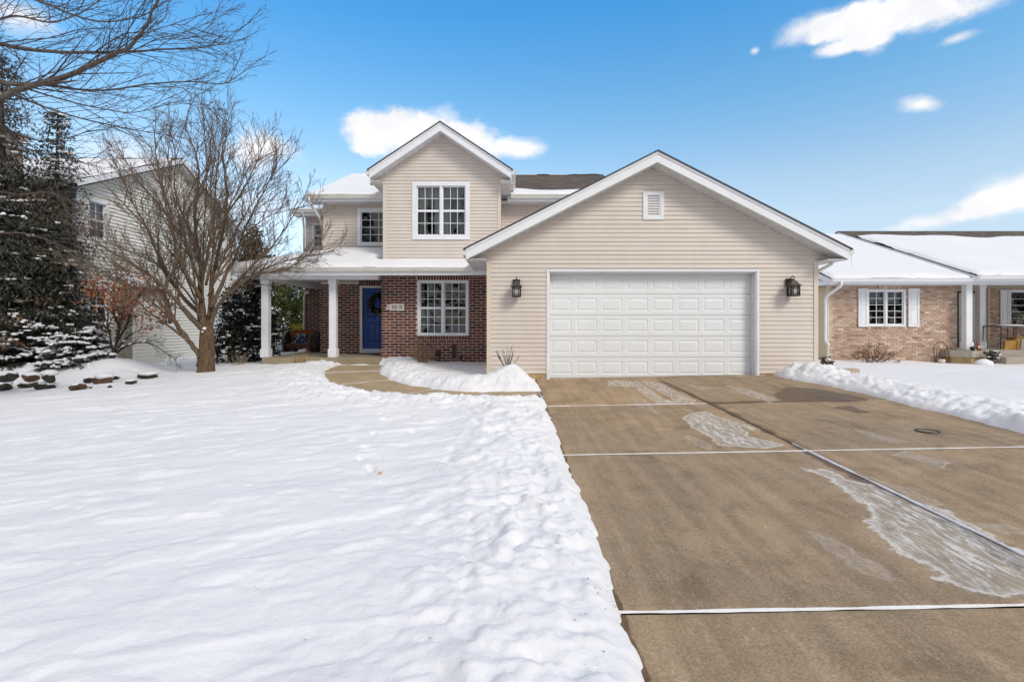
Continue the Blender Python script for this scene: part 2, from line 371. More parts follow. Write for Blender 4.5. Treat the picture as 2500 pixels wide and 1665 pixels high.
    rim = t.ramp(f, [(.44, (0, 0, 0)), (.50, (.8, .8, .8)), (.55, (.45, .45, .45)), (.62, (.35, .35, .35)), (.9, (.7, .7, .7))])
    streak = t.ramp(w2, [(.42, (.0, .0, .0)), (.52, (.30, .30, .30)), (.57, (1, 1, 1))])
    inside = t.ramp(f, [(.47, (0, 0, 0)), (.52, (1, 1, 1))])
    fm = t.mix(1.0, rim, t.mix(t.ramp(f, [(.47, (0, 0, 0)), (.60, (1, 1, 1))]), (1, 1, 1), streak), 'MULTIPLY')
    fk = t.new('ShaderNodeAttribute'); fk.attribute_name = 'frostk'; hz = t.ramp(fr.outputs['Fac'], [(.25, (0, 0, 0)), (.6, (1, 1, 1))])
    a = t.mix(t.math('MULTIPLY', t.math('MULTIPLY', inside, fk.outputs['Fac']), t.math('MULTIPLY', t.noise(p, 4, 5, .7), .5)), a, srgb(160, 152, 144))
    a = t.mix(t.math('MULTIPLY', t.math('MULTIPLY', hz, t.ramp(sc, [(.4, (0, 0, 0)), (.7, (1, 1, 1))])), t.math('MULTIPLY', fk.outputs['Fac'], .5)), a, srgb(190, 180, 168))
    a = t.mix(t.math('MULTIPLY', t.math('MULTIPLY', fm, fk.outputs['Fac']), .92), a, srgb(232, 231, 230))
    t.color(a); t.rough(t.mix(wetm, (.82,)*3, (.5,)*3)); t.b.inputs['Specular IOR Level'].default_value = .22
    t.bump(t.math('ADD', fine, t.math('MULTIPLY', mid, .6)), .35, .004)
    simple('path_concrete', srgb(168, 148, 118), .85, .14, 2.2, .35, 70); simple('porch_concrete', srgb(150, 138, 116), .85, .14, 2.5, .35, 70); simple('step_concrete', srgb(168, 160, 146), .85, .1, 2.5, .3, 70)
    # glass: clear pane, mirror-like sheen
    t = NT('glass'); g = t.new('ShaderNodeBsdfGlossy'); g.inputs['Roughness'].default_value = .02; tr = t.new('ShaderNodeBsdfTransparent'); tr.inputs[0].default_value = (.80, .84, .84, 1)
    fz = t.new('ShaderNodeFresnel'); fz.inputs[0].default_value = 1.62; mx = t.new('ShaderNodeMixShader'); nb = t.new('ShaderNodeBump'); nb.inputs['Strength'].default_value = .06; nb.inputs['Distance'].default_value = .02
    t.link(t.noise(t.pos(), 2.2, 2), nb.inputs['Height']); t.link(nb.outputs[0], g.inputs['Normal'])
    t.link(t.math('MULTIPLY', fz.outputs[0], 1.5, True), mx.inputs[0]); t.link(tr.outputs[0], mx.inputs[1]); t.link(g.outputs[0], mx.inputs[2]); t.link(mx.outputs[0], t.out.inputs[0]); t.N.remove(t.b)
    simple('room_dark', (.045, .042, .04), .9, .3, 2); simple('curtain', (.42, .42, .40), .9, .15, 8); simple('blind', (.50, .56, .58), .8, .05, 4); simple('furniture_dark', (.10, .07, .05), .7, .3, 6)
    # wood, metal, cloth
    simple('door_blue', srgb(10, 70, 150), .38, .1, 2); simple('door_white', (.68, .70, .70), .5, .05)
    simple('bronze', (.030, .022, .018), .45, .25, 20, 0, 60, .5); simple('bronze_hood', (.075, .058, .052), .55, .25, 14, 0, 60, .3); simple('lamp_glass', (.42, .38, .35), .25, .1, 10)
    simple('iron_black', (.012, .012, .013), .5, .3, 20); simple('plastic_black', (.015, .015, .016), .6, .2, 20)
    def wood(name, c):
        t = NT(name); p = t.pos(); n = t.noise(t.mapping(p, (2, 2, 18)), 3, 6, .6, .4); t.color(t.ramp(n, [(.3, tuple(x*.6 for x in c)), (.7, tuple(x*1.2 for x in c))])); t.rough(.55)
    wood('wood_dark', (.035, .022, .016)); wood('wood_orange', (.34, .085, .018)); wood('wood_brown', (.17, .075, .05)); wood('wood_grey', (.34, .31, .27)); wood('board_ochre', (.42, .22, .04))
    t = NT('pillow_cloth'); p = t.pos(); v = t.new('ShaderNodeTexVoronoi'); v.feature = 'DISTANCE_TO_EDGE'; v.inputs['Scale'].default_value = 13; t.link(t.mapping(p, (1, .1, 1)), v.inputs['Vector'])
    t.color(t.ramp(v.outputs['Distance'], [(.09, srgb(18, 42, 84)), (.16, srgb(60, 110, 170)), (.22, srgb(226, 236, 246))])); t.rough(.9)
    simple('cover_metal', (.20, .145, .10), .7, .25, 30); simple('doormat', (.10, .06, .045), .95, .3, 30, .6, 120)
    simple('plaque_white', (.68, .62, .57), .6, .08, 30); simple('figure_black', (.010, .009, .010), .6, .1)
    # plants
    def bark(name, a, b, sc=14):
        t = NT(name); p = t.pos(); n = t.noise(t.mapping(p, (1, 1, .22)), sc*2, 6, .7, .5); m2 = t.noise(p, 3, 3)
        t.color(t.mix(t.math('MULTIPLY', m2, .45), t.ramp(n, [(.36, a), (.62, b)]), tuple(x*.7 for x in b))); t.rough(.92); t.bump(n, 1.0, .06)
    bark('bark_brown', (.035, .022, .012), (.22, .14, .072)); bark('bark_limb', (.045, .030, .018), (.25, .17, .105)); bark('bark_grey', (.06, .047, .040), (.21, .165, .135), 10); bark('bark_dark', (.018, .014, .011), (.06, .047, .037))
    simple('twig_brown', (.135, .097, .070), .9, .35, 1.5); simple('twig_grey', (.075, .062, .058), .9, .35, 1.5); simple('twig_dark', (.030, .024, .022), .9, .3, 3); simple('twig_tan', (.30, .19, .11), .9, .3, 5); simple('twig_pale', (.36, .29, .21), .9, .25, 5); simple('twig_red', (.14, .05, .032), .9, .3, 5)
    def leafm(name, stops, rough=.6, trans=0):
        t = NT(name); t.color(t.ramp(t.rand(), stops)); t.rough(rough)
    leafm('needle_dark', [(0, (.007, .010, .007)), (.5, (.022, .028, .017)), (.8, (.048, .050, .030)), (1, (.12, .105, .07))])
    leafm('needle_brown', [(0, (.09, .045, .022)), (.5, (.17, .10, .05)), (1, (.24, .17, .10))])
    leafm('needle_olive', [(0, (.015, .014, .007)), (.5, (.05, .042, .018)), (1, (.13, .085, .04))])
    leafm('leaf_black', [(0, (.006, .009, .006)), (.6, (.014, .020, .012)), (1, (.03, .038, .022))], .45)
    leafm('leaf_green', [(0, (.05, .075, .018)), (.4, (.14, .17, .042)), (.75, (.28, .30, .08)), (1, (.42, .42, .17))], .5)
    leafm('leaf_yellow', [(0, (.36, .33, .03)), (1, (.58, .52, .06))])
    leafm('leaf_orange', [(0, (.16, .04, .012)), (.4, (.32, .085, .02)), (.8, (.42, .15, .03)), (1, (.24, .10, .04))])
    leafm('grass_straw', [(0, (.30, .15, .06)), (.5, (.46, .29, .13)), (1, (.55, .42, .26))])
    simple('leaf_fallen', srgb(222, 190, 60), .6, .2, 40)
    # stone
    def rock(name, a, b, c):
        t = NT(name); p = t.pos(); n = t.noise(p, 6, 7, .7); t.color(t.ramp(n, [(.3, a), (.52, b), (.75, c)])); t.rough(.92); t.bump(t.noise(p, 22, 6, .7), .8, .03)
    rock('rock_dark', (.010, .009, .008), (.030, .025, .019), (.085, .066, .042)); rock('rock_rust', (.025, .014, .009), (.085, .045, .022), (.20, .12, .055))
    simple('splash_block', (.46, .36, .27), .9, .1); simple('ice', (.75, .82, .86), .15, .03)
mk_materials()
M_ = MATS
# ------------------------------------------------------------ ground: driveway, path, snow
def DZ(x, y): return -.415+.0315*y+.018*(x-.64)
def WZ(x, y): return -.415+.0315*y+.06*sstep(y, 11, 14.5)
def on(px, py, zf):                                  # where the sight line through a photo pixel meets a sloping surface
    y = 8.0
    for _ in range(60):
        x = PX(px, y); z = float(zf(x, y)); y = .5*y+.5*min(60, max(.5, (CZ-z)*F/(py-HY)))
    return x, y
def poly_sd(X, Y, poly):                             # signed distance, positive inside
    X = np.asarray(X, float); Y = np.asarray(Y, float); d = np.full(X.shape, 1e9); ins = np.zeros(X.shape, bool); n = len(poly)
    for i in range(n):
        ax, ay = poly[i]; bx, by = poly[(i+1) % n]; ex, ey = bx-ax, by-ay
        t = np.clip(((X-ax)*ex+(Y-ay)*ey)/(ex*ex+ey*ey+1e-12), 0, 1)
        d = np.minimum(d, np.hypot(X-ax-t*ex, Y-ay-t*ey))
        c = ((ay > Y) != (by > Y)) & (X < (bx-ax)*(Y-ay)/((by-ay) if abs(by-ay) > 1e-12 else 1e-12)+ax); ins ^= c
    return np.where(ins, d, -d)
XL, XC, XR = .64, 3.42, 6.46
Y_J = [-3.3, -.1, 2.90, 5.98, 8.92, 12.44]
drive = thing('driveway', 'tan concrete driveway in two columns of slabs running up to the garage', 'driveway', (3.4, 6, 0), kind='structure')
def zoomA(pts): return [on(1240+x*.535, 880+y*.535, DZ) for x, y in pts]
FROST = [zoomA(p) for p in (
    [(1350,495),(1420,510),(1500,560),(1560,600),(1660,660),(1655,720),(1690,790),(1800,880),(1950,940),(1990,1000),(2100,1040),(2270,1065),(2420,1060),(2420,930),(2200,800),(2000,690),(1800,610),(1600,560),(1450,500)],
    [(800,260),(850,240),(890,232),(950,256),(1000,270),(1110,300),(1120,315),(1060,300),(1100,350),(1200,370),(1250,385),(1170,400),(1040,390),(960,385),(930,348),(850,308)],
    [(455,92),(500,89),(580,92),(640,126),(700,176),(790,192),(690,196),(620,154),(580,120),(460,116)],
    [(620,92),(700,106),(770,146),(855,182),(840,199),(780,190),(720,155),(640,114)],
    [(780,98),(880,118),(970,128),(870,132)], [(1000,114),(1100,132),(1240,180),(1190,188),(1080,154)],
    [(1580,312),(1700,336),(1830,370),(1760,378),(1650,348)], [(1760,430),(1830,415),(1900,440),(2010,465),(1990,490),(1920,472),(1850,448)],
    [(1380,780),(1500,825),(1650,915),(1760,1000),(1600,955),(1480,875)], [(2120,738),(2300,757),(2380,790),(2250,785)],
    [(1600,515),(1800,575),(1995,660),(1900,656),(1700,586)], [(560,160),(620,180),(680,240),(600,205)], [(820,340),(900,370),(930,405),(860,385)])]
FW = [.26, .17, .12, .12, .10, .12, .10, .12, .22, .16, .16, .2, .2]
FK = [1, .95, .78, .75, .45, .6, .34, .5, .26, .28, .32, .3, .3]
WET = [zoomA(p) for p in ([(1220,155),(1270,122),(1400,128),(1640,175),(1600,187),(1240,189),(925,199),(925,190),(1230,180)], [(1490,213),(1560,208),(1650,236),(1600,242)], [(690,97),(925,200),(1320,395),(1335,392),(940,198),(710,97)], [(1300,395),(1500,500),(1800,640),(2100,800),(2355,960),(2420,1000),(2420,935),(2355,905),(2100,765),(1800,615),(1500,475),(1330,392)])]
def slab(x0, x1, y0, y1):
    nx = int((x1-x0)/.024); ny = int((y1-y0)/.024)
    gx = np.linspace(x0, x1, nx+1); gy = np.linspace(y0, y1, ny+1); X, Y = np.meshgrid(gx, gy)
    edge = np.minimum(np.minimum(X-x0, x1-X), np.minimum(Y-y0, y1-Y))
    Z = DZ(X, Y)+fbm(X*.9, Y*.9, 3, 5)*.008-.014*np.exp(-edge/.012)
    V = np.stack([X, Y, Z], -1).reshape(-1, 3); i = np.arange(ny)[:, None]*(nx+1)+np.arange(nx)[None]
    q = np.stack([i, i+1, i+nx+2, i+nx+1], -1).reshape(-1, 4)
    rim = [[0, nx, nx+(nx+1)*ny, (nx+1)*ny]]
    n0 = len(V); low = V[rim[0]].copy(); low[:, 2] -= .12; V = np.concatenate([V, low])
    # slab sides
    me = np_mesh('slab', V, q, M_['driveway_concrete'])
    fr = np.zeros(X.shape); wt = np.zeros(X.shape); fkk = np.zeros(X.shape)
    if y1 > 1:
        for p, w, k in zip(FROST, FW, FK):
            g = np.clip(.5+.5*poly_sd(X, Y, p)/w, 0, 1); fkk = np.where(g > fr, k, fkk); fr = np.maximum(fr, g)
        wt = np.maximum(wt, np.clip(.58-(X-XL+.02)/.12, 0, .58))
        for p in WET: wt = np.maximum(wt, np.clip(.5+.5*poly_sd(X, Y, p)/.22, 0, 1))
    for nm, a in (('frost', fr), ('wet', wt), ('frostk', fkk)):
        at = me.attributes.new(nm, 'FLOAT', 'POINT'); at.data.foreach_set('value', np.concatenate([a.ravel(), np.zeros(4)]).astype(np.float32))
    put('slab', me, None, drive)
for j in range(len(Y_J)-1):
    for a, b in ((XL-.12, XC), (XC, XR+.25)):
        slab(a+.007, b-.007, Y_J[j]+.007, Y_J[j+1]-.007)
b = MB(); b.add([(XL-.12, -3.3, DZ(XL-.12, -3.3)-.03), (XR+.25, -3.3, DZ(XR+.25, -3.3)-.03), (XR+.25, 12.5, DZ(XR+.25, 12.5)-.03), (XL-.12, 12.5, DZ(XL-.12, 12.5)-.03)], [(0, 1, 2, 3)])
b.build('slab_bed', M_['drip_edge'], drive)
def strip(pts, w, name='joint_snow', h=.012, seed=0, zf=DZ, parent=drive, gaps=0):   # packed snow lying in a joint
    rows = []; L = 0; P2 = [np.array(p, float) for p in pts]; V = []; Fq = []
    for a, c in zip(P2[:-1], P2[1:]):
        ln = np.hypot(*(c-a)); n = max(2, int(ln/.035)); d = (c-a)/ln; nn = np.array([-d[1], d[0]])
        for t in np.linspace(0, 1, n, endpoint=False): rows.append((a+(c-a)*t, nn))
    rows.append((P2[-1], nn))
    for i, (p, nn) in enumerate(rows):
        k = .75+1.7*float(fbm(np.array(i*.13), np.array(seed*3.7), 3, seed)); k = max(.12, k)
        if gaps and float(vnoise(np.array(i*.05), np.array(seed*1.3), 4)) > gaps: k = .1
        o = .25*w*float(fbm(np.array(i*.09), np.array(seed+9.), 2, 3))
        for s_, hh in ((-1, -.006), (-.55, .8), (.05, 1.0), (.6, .75), (1, -.006)):
            q = p+nn*(s_*w*.5*k+o); V.append((q[0], q[1], float(zf(q[0], q[1]))+(h*hh*min(1, k) if hh > 0 else hh)))
    for i in range(len(rows)-1):
        for j in range(4): Fq.append((i*5+j, i*5+j+1, i*5+j+6, i*5+j+5))
    put(name, np_mesh(name, V, Fq, M_['snow']), None, parent)
strip([(XL-.05, 2.90), (1.6, 2.895), (3.4, 2.903), (XR+.3, 2.90)], .023, seed=1, h=.006); strip([(XL-.05, 5.98), (XR+.2, 5.98)], .016, seed=2, h=.003); strip([(XL-.05, 8.92), (XC-.05, 8.92)], .018, seed=3, h=.003, gaps=.75)
strip([(XC, -.1), (XC+.005, 6.3)], .032, seed=4, h=.006)
strip([(.72, 12.2), (2.2, 12.22), (4, 12.2), (6, 12.2)], .03, seed=6, gaps=.5, h=.006)
strip([(XL-.02, 8.95), (XL-.05, 9.9), (XL-.1, 11.2)], .03, seed=7, h=.006)
# walk: curved strip from driveway to porch
near = [on(x, y, WZ) for x, y in ((834, 890.5), (812, 898), (797, 908), (796, 920), (812, 938), (845, 951), (885, 961), (956, 970), (1062, 975), (1168, 977), (1260, 977))]+[(XL-.02, on(1319, 977, WZ)[1])]
farr = [on(x, y, WZ) for x, y in ((934, 890.5), (924, 902), (931, 914), (950, 926), (998, 941), (1073, 952), (1147, 957), (1240, 956))]+[(XL-.02, on(1317, 955, WZ)[1])]
near[0] = (near[0][0], 14.78); farr[0] = (farr[0][0], 14.78)
WALK = near+farr[::-1]
path = thing('footpath', 'curved tan concrete path leading from driveway to front porch', 'path', (-2, 11.5, 0), kind='structure')
def arc(pl, n):
    p = np.array(pl); d = np.r_[0, np.cumsum(np.hypot(*np.diff(p, axis=0).T))]; t = np.linspace(0, d[-1], n)
    return np.stack([np.interp(t, d, p[:, 0]), np.interp(t, d, p[:, 1])], 1)
nn_, ff_ = arc(near, 49), arc(farr, 49)
cen = (nn_+ff_)/2; nn_ = cen+(nn_-cen)*1.10; ff_ = cen+(ff_-cen)*1.10
cuts = [0, 9, 20, 32, 40, 48]
for a, c in zip(cuts[:-1], cuts[1:]):
    V = []; Fq = []; m = 9
    for i in range(a, c+1):
        e = .006/.1 if i == a else (-.006/.1 if i == c else 0)
        ip = min(max(i+e, 0), 48); i0 = int(min(ip, 47)); fr_ = ip-i0
        A = nn_[i0]*(1-fr_)+nn_[i0+1]*fr_; B = ff_[i0]*(1-fr_)+ff_[i0+1]*fr_
        for j in range(m+1):
            q = A+(B-A)*j/m; V.append((q[0], q[1], float(WZ(q[0], q[1]))-(.012 if i in (a, c) else 0)))
    for i in range(c-a):
        for j in range(m): Fq.append((i*(m+1)+j, i*(m+1)+j+1, (i+1)*(m+1)+j+1, (i+1)*(m+1)+j))
    put('slab', np_mesh('path_slab', V, Fq, M_['path_concrete']), None, path)
    if 0 < a: strip([tuple(nn_[a]), tuple(ff_[a])], .012, seed=20+a, zf=WZ, parent=path, gaps=.4, h=.002)
# ---- snow height field
def lerp(a, b, t): return a+(b-a)*t
DENTS = []
def trail(pts, step, jit, r, dep, seed):
    rr = random.Random(seed); p = np.array([on(x, y, lambda X, Y: WZ(X, Y)+.1) for x, y in pts]); s_ = arc(p, max(2, int(np.hypot(*np.diff(p, axis=0).T).sum()/step)))
    for i, q in enumerate(s_):
        DENTS.append((q[0]+rr.uniform(-jit, jit)+(.1 if i % 2 else -.1), q[1]+rr.uniform(-jit, jit), r*rr.uniform(.7, 1.2), dep*rr.uniform(.6, 1.2), rr.uniform(0, 3)))
trail([(960, 985), (905, 1035), (885, 1100), (860, 1150)], .33, .10, .09, .035, 1)
trail([(0, 1127), (300, 1035), (616, 940)], .22, .04, .10, .022, 2); trail([(640, 985), (820, 1000), (960, 1020)], .4, .2, .08, .018, 3)
trail([(1010, 1060), (1120, 1160), (1080, 1300), (1000, 1500)], .4, .3, .10, .022, 5); trail([(1150, 1000), (1260, 1120), (1290, 1280)], .4, .2, .10, .025, 8)
def snow_z(X, Y):
    lawn = WZ(X, Y)
    t = np.clip((XL-X)/12.4, 0, None)
    left = np.where(t < 1, -.41*t**3, -.41-(t-1)*.5)
    left = left-.55*sstep(Y, 13.3, 16)*sstep(-X, 8.3, 10.8)
    bed_r = .50*sstep(Y, 12.2, 13.5)*sstep(-X, 9.0, 10.4)
    base = lawn+left+bed_r
    rp = DZ(XR, Y); rbase = lerp(rp, np.where(Y < 13, lerp(rp, -.02, sstep(Y, 2, 9)), -.02), sstep(X, 6.6, 9.2))-.07*sstep(X, 12.5, 14)*sstep(Y, 14, 16)
    base = np.where(X > 3.4, rbase, base)
    inb = sstep(X, -4.0, -3.2)*sstep(Y, 10.0, 10.8)*(X < 2)
    base = base-.10*inb*sstep(X, -3.6, -1)*sstep(Y, 10.5, 12.5)
    # distance to bare concrete
    dl = np.maximum(np.maximum(XL-X, X-(XR-.32*sstep(Y, 10.2, 12))), Y-12.6)
    dw = -poly_sd(X, Y, WALK)
    d = np.minimum(dl, dw)
    d = d+fbm(X*5, Y*5, 3, 11)*.07+fbm(X*1.3, Y*1.3, 2, 12)*.10-.01
    isr = X > 3.4
    T = np.where(isr, .11, .11)
    dp = np.clip(d, 0, None)
    prof = T*(1-np.exp(-dp/.085))
    near_y = sstep(Y, 14, 9)
    bank = np.where(isr, .085*np.exp(-((d-.62)/.42)**2)*sstep(12.6-Y, -.2, .6), .055*np.exp(-((d-.75)/.45)**2))
    mound = .34*np.exp(-(((X-.12)/.50)**2+((Y-11.55)/.55)**2))+.10*np.exp(-(((X+1.0)/.8)**2+((Y-11.0)/.5)**2))
    pile = .12*np.exp(-(((X-6.9)/.6)**2+((Y-11.7)/.6)**2))
    z = base+prof+bank+(mound+pile)*sstep(d, 0, .5)
    # wind ripples, lumps, clods
    k = sstep(d, .05, .6)
    u = X*math.cos(.38)+Y*math.sin(.38); v = -X*math.sin(.38)+Y*math.cos(.38)
    lawnm = np.where(isr, .35, 1.0)
    z = z+lawnm*k*(fbm(u*.45, v*1.3, 4, 21)*.055+fbm(u*1.3, v*3.6, 4, 22)*.026+(.5-np.abs(fbm(u*.9, v*2.6, 3, 28))*2.2)*.014)
    soft = fbm(X*.9, Y*.9, 3, 23)*.035; z = z+soft*k*lawnm
    rough_band = np.exp(-(np.clip(d-.55, 0, None)/.75)**2)*sstep(d, .02, .15)
    cl = fbm(X*5.5, Y*5.5, 4, 24, .6); cb = fbm(X*11, Y*11, 3, 25, .6)
    z = z+rough_band*np.where(isr, 1.0, .75)*(np.clip(cl, -.06, .2)*.15+np.abs(cb)*.07-.006)
    z = z+k*np.abs(fbm(X*3.1, Y*3.1, 3, 27))*(-.016)*lawnm
    # crisp broken chunks by the shovelled edge, wind crust with sharp lips further out
    wx = X+fbm(X*3, Y*3, 2, 71)*.35; wy = Y+fbm(X*3, Y*3, 2, 72)*.35; mod = .35+1.3*vnoise(X*1.1, Y*1.1, 73)
    for fq, am, sd in ((4.5, .040, 74), (8.5, .026, 75), (15, .013, 76)):
        z = z+rough_band*mod*np.where(isr, .95, .72)*am*(sstep(vnoise(wx*fq, wy*fq, sd), .52, .66)-.35)
    cu = fbm(u*.9, v*2.3, 4, 77); z = z+k*lawnm*.013*(sstep(cu, -.015, .03)-.5)+k*lawnm*.008*(sstep(fbm(u*2.1, v*5, 3, 78), .0, .045)-.5)
    for (cx, cy, r, dep, a) in DENTS:
        m = (np.abs(X-cx) < 4*r) & (np.abs(Y-cy) < 4*r)
        if not m.any(): continue
        ux = (X[m]-cx)*math.cos(a)+(Y[m]-cy)*math.sin(a); uy = -(X[m]-cx)*math.sin(a)+(Y[m]-cy)*math.cos(a)
        q = np.sqrt((ux/r)**2+(uy/(r*.5))**2)+fbm(X[m]*9, Y[m]*9, 3, 61)*1.3
        z[m] += -dep*(1/(1+np.exp((q-1)*7)))+dep*.22*np.exp(-((q-1.4)/.3)**2)
    inside = d < 0
    z = np.where(inside, np.minimum(np.where(X > XL, DZ(X, Y), WZ(X, Y)), base)-.02+np.clip(d, -.3, 0)*.6, z)
    house = ((X > -.50) & (X < 7.2) & (Y > 12.32)) | ((X > -6.9) & (X < -.4) & (Y > 15.4)) | ((X > -6.95) & (X < -3.85) & (Y > 14.95))
    z = np.where(house, -.45, z)
    return z
def axis(segs):
    out = []
    for a, b_, s_ in segs: out += list(np.arange(a, b_, s_))
    return np.array(out+[segs[-1][1]])
gx = axis([(-140, -40, 12), (-40, -18, 1.2), (-18, -9, .07), (-9, -4.5, .045), (-4.5, 1.2, .026), (1.2, 6.0, .12), (6.0, 8.4, .03), (8.4, 17, .06), (17, 40, 1.2), (40, 140, 12)])
gy = axis([(-60, -10, 6), (-10, 1.4, .5), (1.4, 4.5, .021), (4.5, 9, .032), (9, 16.5, .05), (16.5, 22, .2), (22, 40, 1.5), (40, 160, 12)])
X, Y = np.meshgrid(gx, gy); Z = snow_z(X, Y)
fade = sstep(np.maximum(np.abs(X)-20, Y-25), 0, 30); Z = Z*(1-fade)+(-.8)*fade
idx = np.arange(len(gy)-1)[:, None]*len(gx)+np.arange(len(gx)-1)[None]
qs = np.stack([idx, idx+1, idx+len(gx)+1, idx+len(gx)], -1)
Xm = X[:-1, :-1]; Ym = Y[:-1, :-1]
drop = (Xm > XL+.35) & (Xm < XR-.75) & (Ym < 12.0) | ((Xm > -.3) & (Xm < 7.0) & (Ym > 12.6) & (Ym < 19)) | ((Xm > -6.3) & (Xm < 0) & (Ym > 15.6) & (Ym < 20))
me = np_mesh('snow_lawn', np.stack([X, Y, Z], -1).reshape(-1, 3), qs[~drop].reshape(-1, 4), M_['snow'])
sn = put('snow_lawn', me); tag(sn, 'white snow covering the lawns on both sides of driveway', 'snow', kind='structure')
def sz(x, y): return float(snow_z(np.array([[x]], float), np.array([[y]], float))[0, 0])
b = MB(); b.add([(-3000, -3000, -1.6), (3000, -3000, -1.6), (3000, 3000, -1.6), (-3000, 3000, -1.6)], [(0, 1, 2, 3)])
tag(b.build('ground', M_['snow']), 'flat snowy ground reaching to the horizon', 'ground', kind='structure')
# ------------------------------------------------------------ building helpers
class Frame:                                         # a vertical wall plane: u along the wall, z up, d outwards
    def __init__(s, O, U, N): s.O = Vector(O); s.U = Vector(U); s.Nv = Vector(N)
    def __call__(s, u, z, d=0): return s.O+s.U*u+s.Nv*d+Vector((0, 0, z))
def front(y): return Frame((0, y, 0), (1, 0, 0), (0, -1, 0))
def fbox(mb, fr, u0, u1, z0, z1, d0, d1):
    p = [fr(u, z, d) for z in (z0, z1) for u, d in ((u0, d1), (u1, d1), (u1, d0), (u0, d0))]
    return mb.add(p, [(3, 2, 1, 0), (4, 5, 6, 7), (0, 1, 5, 4), (1, 2, 6, 5), (2, 3, 7, 6), (3, 0, 4, 7)])
def cells(u0, u1, z0, z1, holes):
    us = sorted({u0, u1, *[h[0] for h in holes], *[h[1] for h in holes]}); zs = sorted({z0, z1, *[h[2] for h in holes], *[h[3] for h in holes]})
    us = [u for u in us if u0 <= u <= u1]; zs = [z for z in zs if z0 <= z <= z1]
    for a, b in zip(us[:-1], us[1:]):
        for c, d in zip(zs[:-1], zs[1:]):
            m, n = (a+b)/2, (c+d)/2
            if not any(h[0] < m < h[1] and h[2] < n < h[3] for h in holes): yield a, b, c, d
def wall_core(parent, name, fr, u0, u1, z0, z1, holes, mat, d0=-.14, d1=-.006, extra=None):
    mb = MB()
    for a, b, c, d in cells(u0, u1, z0, z1, holes): fbox(mb, fr, a, b, c, d, d0, d1)
    if extra: extra(mb)
    return mb.build(name, mat, parent)
def siding(parent, fr, span, z0, z1, holes, mat, pitch=.1033, lip=.015, seam=.5, seed=1, name='siding_plank'):
    rr = random.Random(seed); z = z0; k = 0
    while z < z1-.012:
        zt = min(z+pitch, z1)
        a0, a1 = span(z); b0, b1 = span(zt)
        if a1-a0 < .05 or b1-b0 < .02: break
        cuts = [(a0, a1, b0, b1)]
        for h in holes:
            zm = (z+zt)/2
            if h[2]-.02 < zm < h[3]+.02:
                new = []
                for c in cuts:
                    if h[0] >= c[1] or h[1] <= c[0]: new.append(c); continue
                    if h[0]-c[0] > .02: new.append((c[0], h[0], c[2], h[0]))
                    if c[1]-h[1] > .02: new.append((h[1], c[1], h[1], c[3]))
                cuts = new
        out = []
        for c in cuts:
            if c[1]-c[0] > 2.6 and rr.random() < seam:
                s_ = c[0]+(c[1]-c[0])*rr.uniform(.2, .8); out += [(c[0], s_-.001, c[2], s_-.001), (s_+.001, c[1], s_+.001, c[3])]
            else: out.append(c)
        for (p0, p1, q0, q1) in out:
            L1 = lip+rr.uniform(-.002, .002); tz = zt-.004
            mb = MB(); vs = [fr(p0, z, L1), fr(p1, z, L1), fr(q1, tz, .002), fr(q0, tz, .002), fr(p0, z, -.004), fr(p1, z, -.004), fr(q1, tz, -.004), fr(q0, tz, -.004),
                             fr(p0, z+.012, L1+.001), fr(p1, z+.012, L1+.001)]
            mb.add(vs, [(0, 1, 9, 8), (8, 9, 2, 3), (4, 5, 1, 0), (0, 8, 3, 7, 4), (1, 5, 6, 2, 9), (3, 2, 6, 7)])
            mb.build(name, mat, parent)
        z += pitch; k += 1
_brick_me = {}
def brick_mesh(key, mat, L, H, D):
    if key not in _brick_me:
        _brick_me[key] = MB().bbox(-.5*L, .5*L, 0, D, -.5*H, .5*H, .004).mesh('brick', mat)
    return _brick_me[key]
def bricks(parent, fr, u0, u1, z0, z1, holes, mat, key, L=.24, H=.067, J=.013, D=.05, proud=.0, budget=0, seed=3, stuff=None, prefer=None, rot=0.0):
    """running bond; the first `budget` bricks (nearest to `prefer`) are single objects, the others go into the mesh builder `stuff`"""
    rr = random.Random(seed); todo = []; n = int((z1-z0)/(H+J))
    for r in range(n):
        zc = z0+r*(H+J)+(H+J)/2; u = u0-(L+J)*(.5 if r % 2 else 0)
        while u < u1:
            a, b = max(u+J/2, u0+.003), min(u+L+J/2, u1-.003); segs = [(a, b)]
            for h in holes:
                if h[2] < zc < h[3]:
                    new = []
                    for s_, e in segs:
                        if h[0] >= e or h[1] <= s_: new.append((s_, e)); continue
                        if h[0]-s_ > .03: new.append((s_, h[0]-J*.4))
                        if e-h[1] > .03: new.append((h[1]+J*.4, e))
                    segs = new
            for s_, e in segs:
                if e-s_ > .025: todo.append((s_, e, zc, L, H))
            u += L+J
    if prefer: todo.sort(key=lambda t: abs((t[0]+t[1])/2-prefer[0])*.7+abs(t[2]-prefer[1]))
    me = brick_mesh(key, mat, L, H, D)
    for i, (s_, e, zc, _, _) in enumerate(todo):
        d = proud+rr.uniform(-.002, .003); c = fr((s_+e)/2, zc, d)
        if i < budget:
            put('brick', me, None, parent, c, (rr.uniform(-.006, .006), 0, rot+rr.uniform(-.006, .006)), ((e-s_)/L, 1, 1))
        elif stuff is not None:
            q = MB().bbox(-.5*(e-s_), .5*(e-s_), 0, D, -.5*H, .5*H, .004)
            stuff.add([fr((s_+e)/2+v[0], zc+v[2], d-v[1]) for v in q.v], q.f)
    return max(0, budget-len(todo))
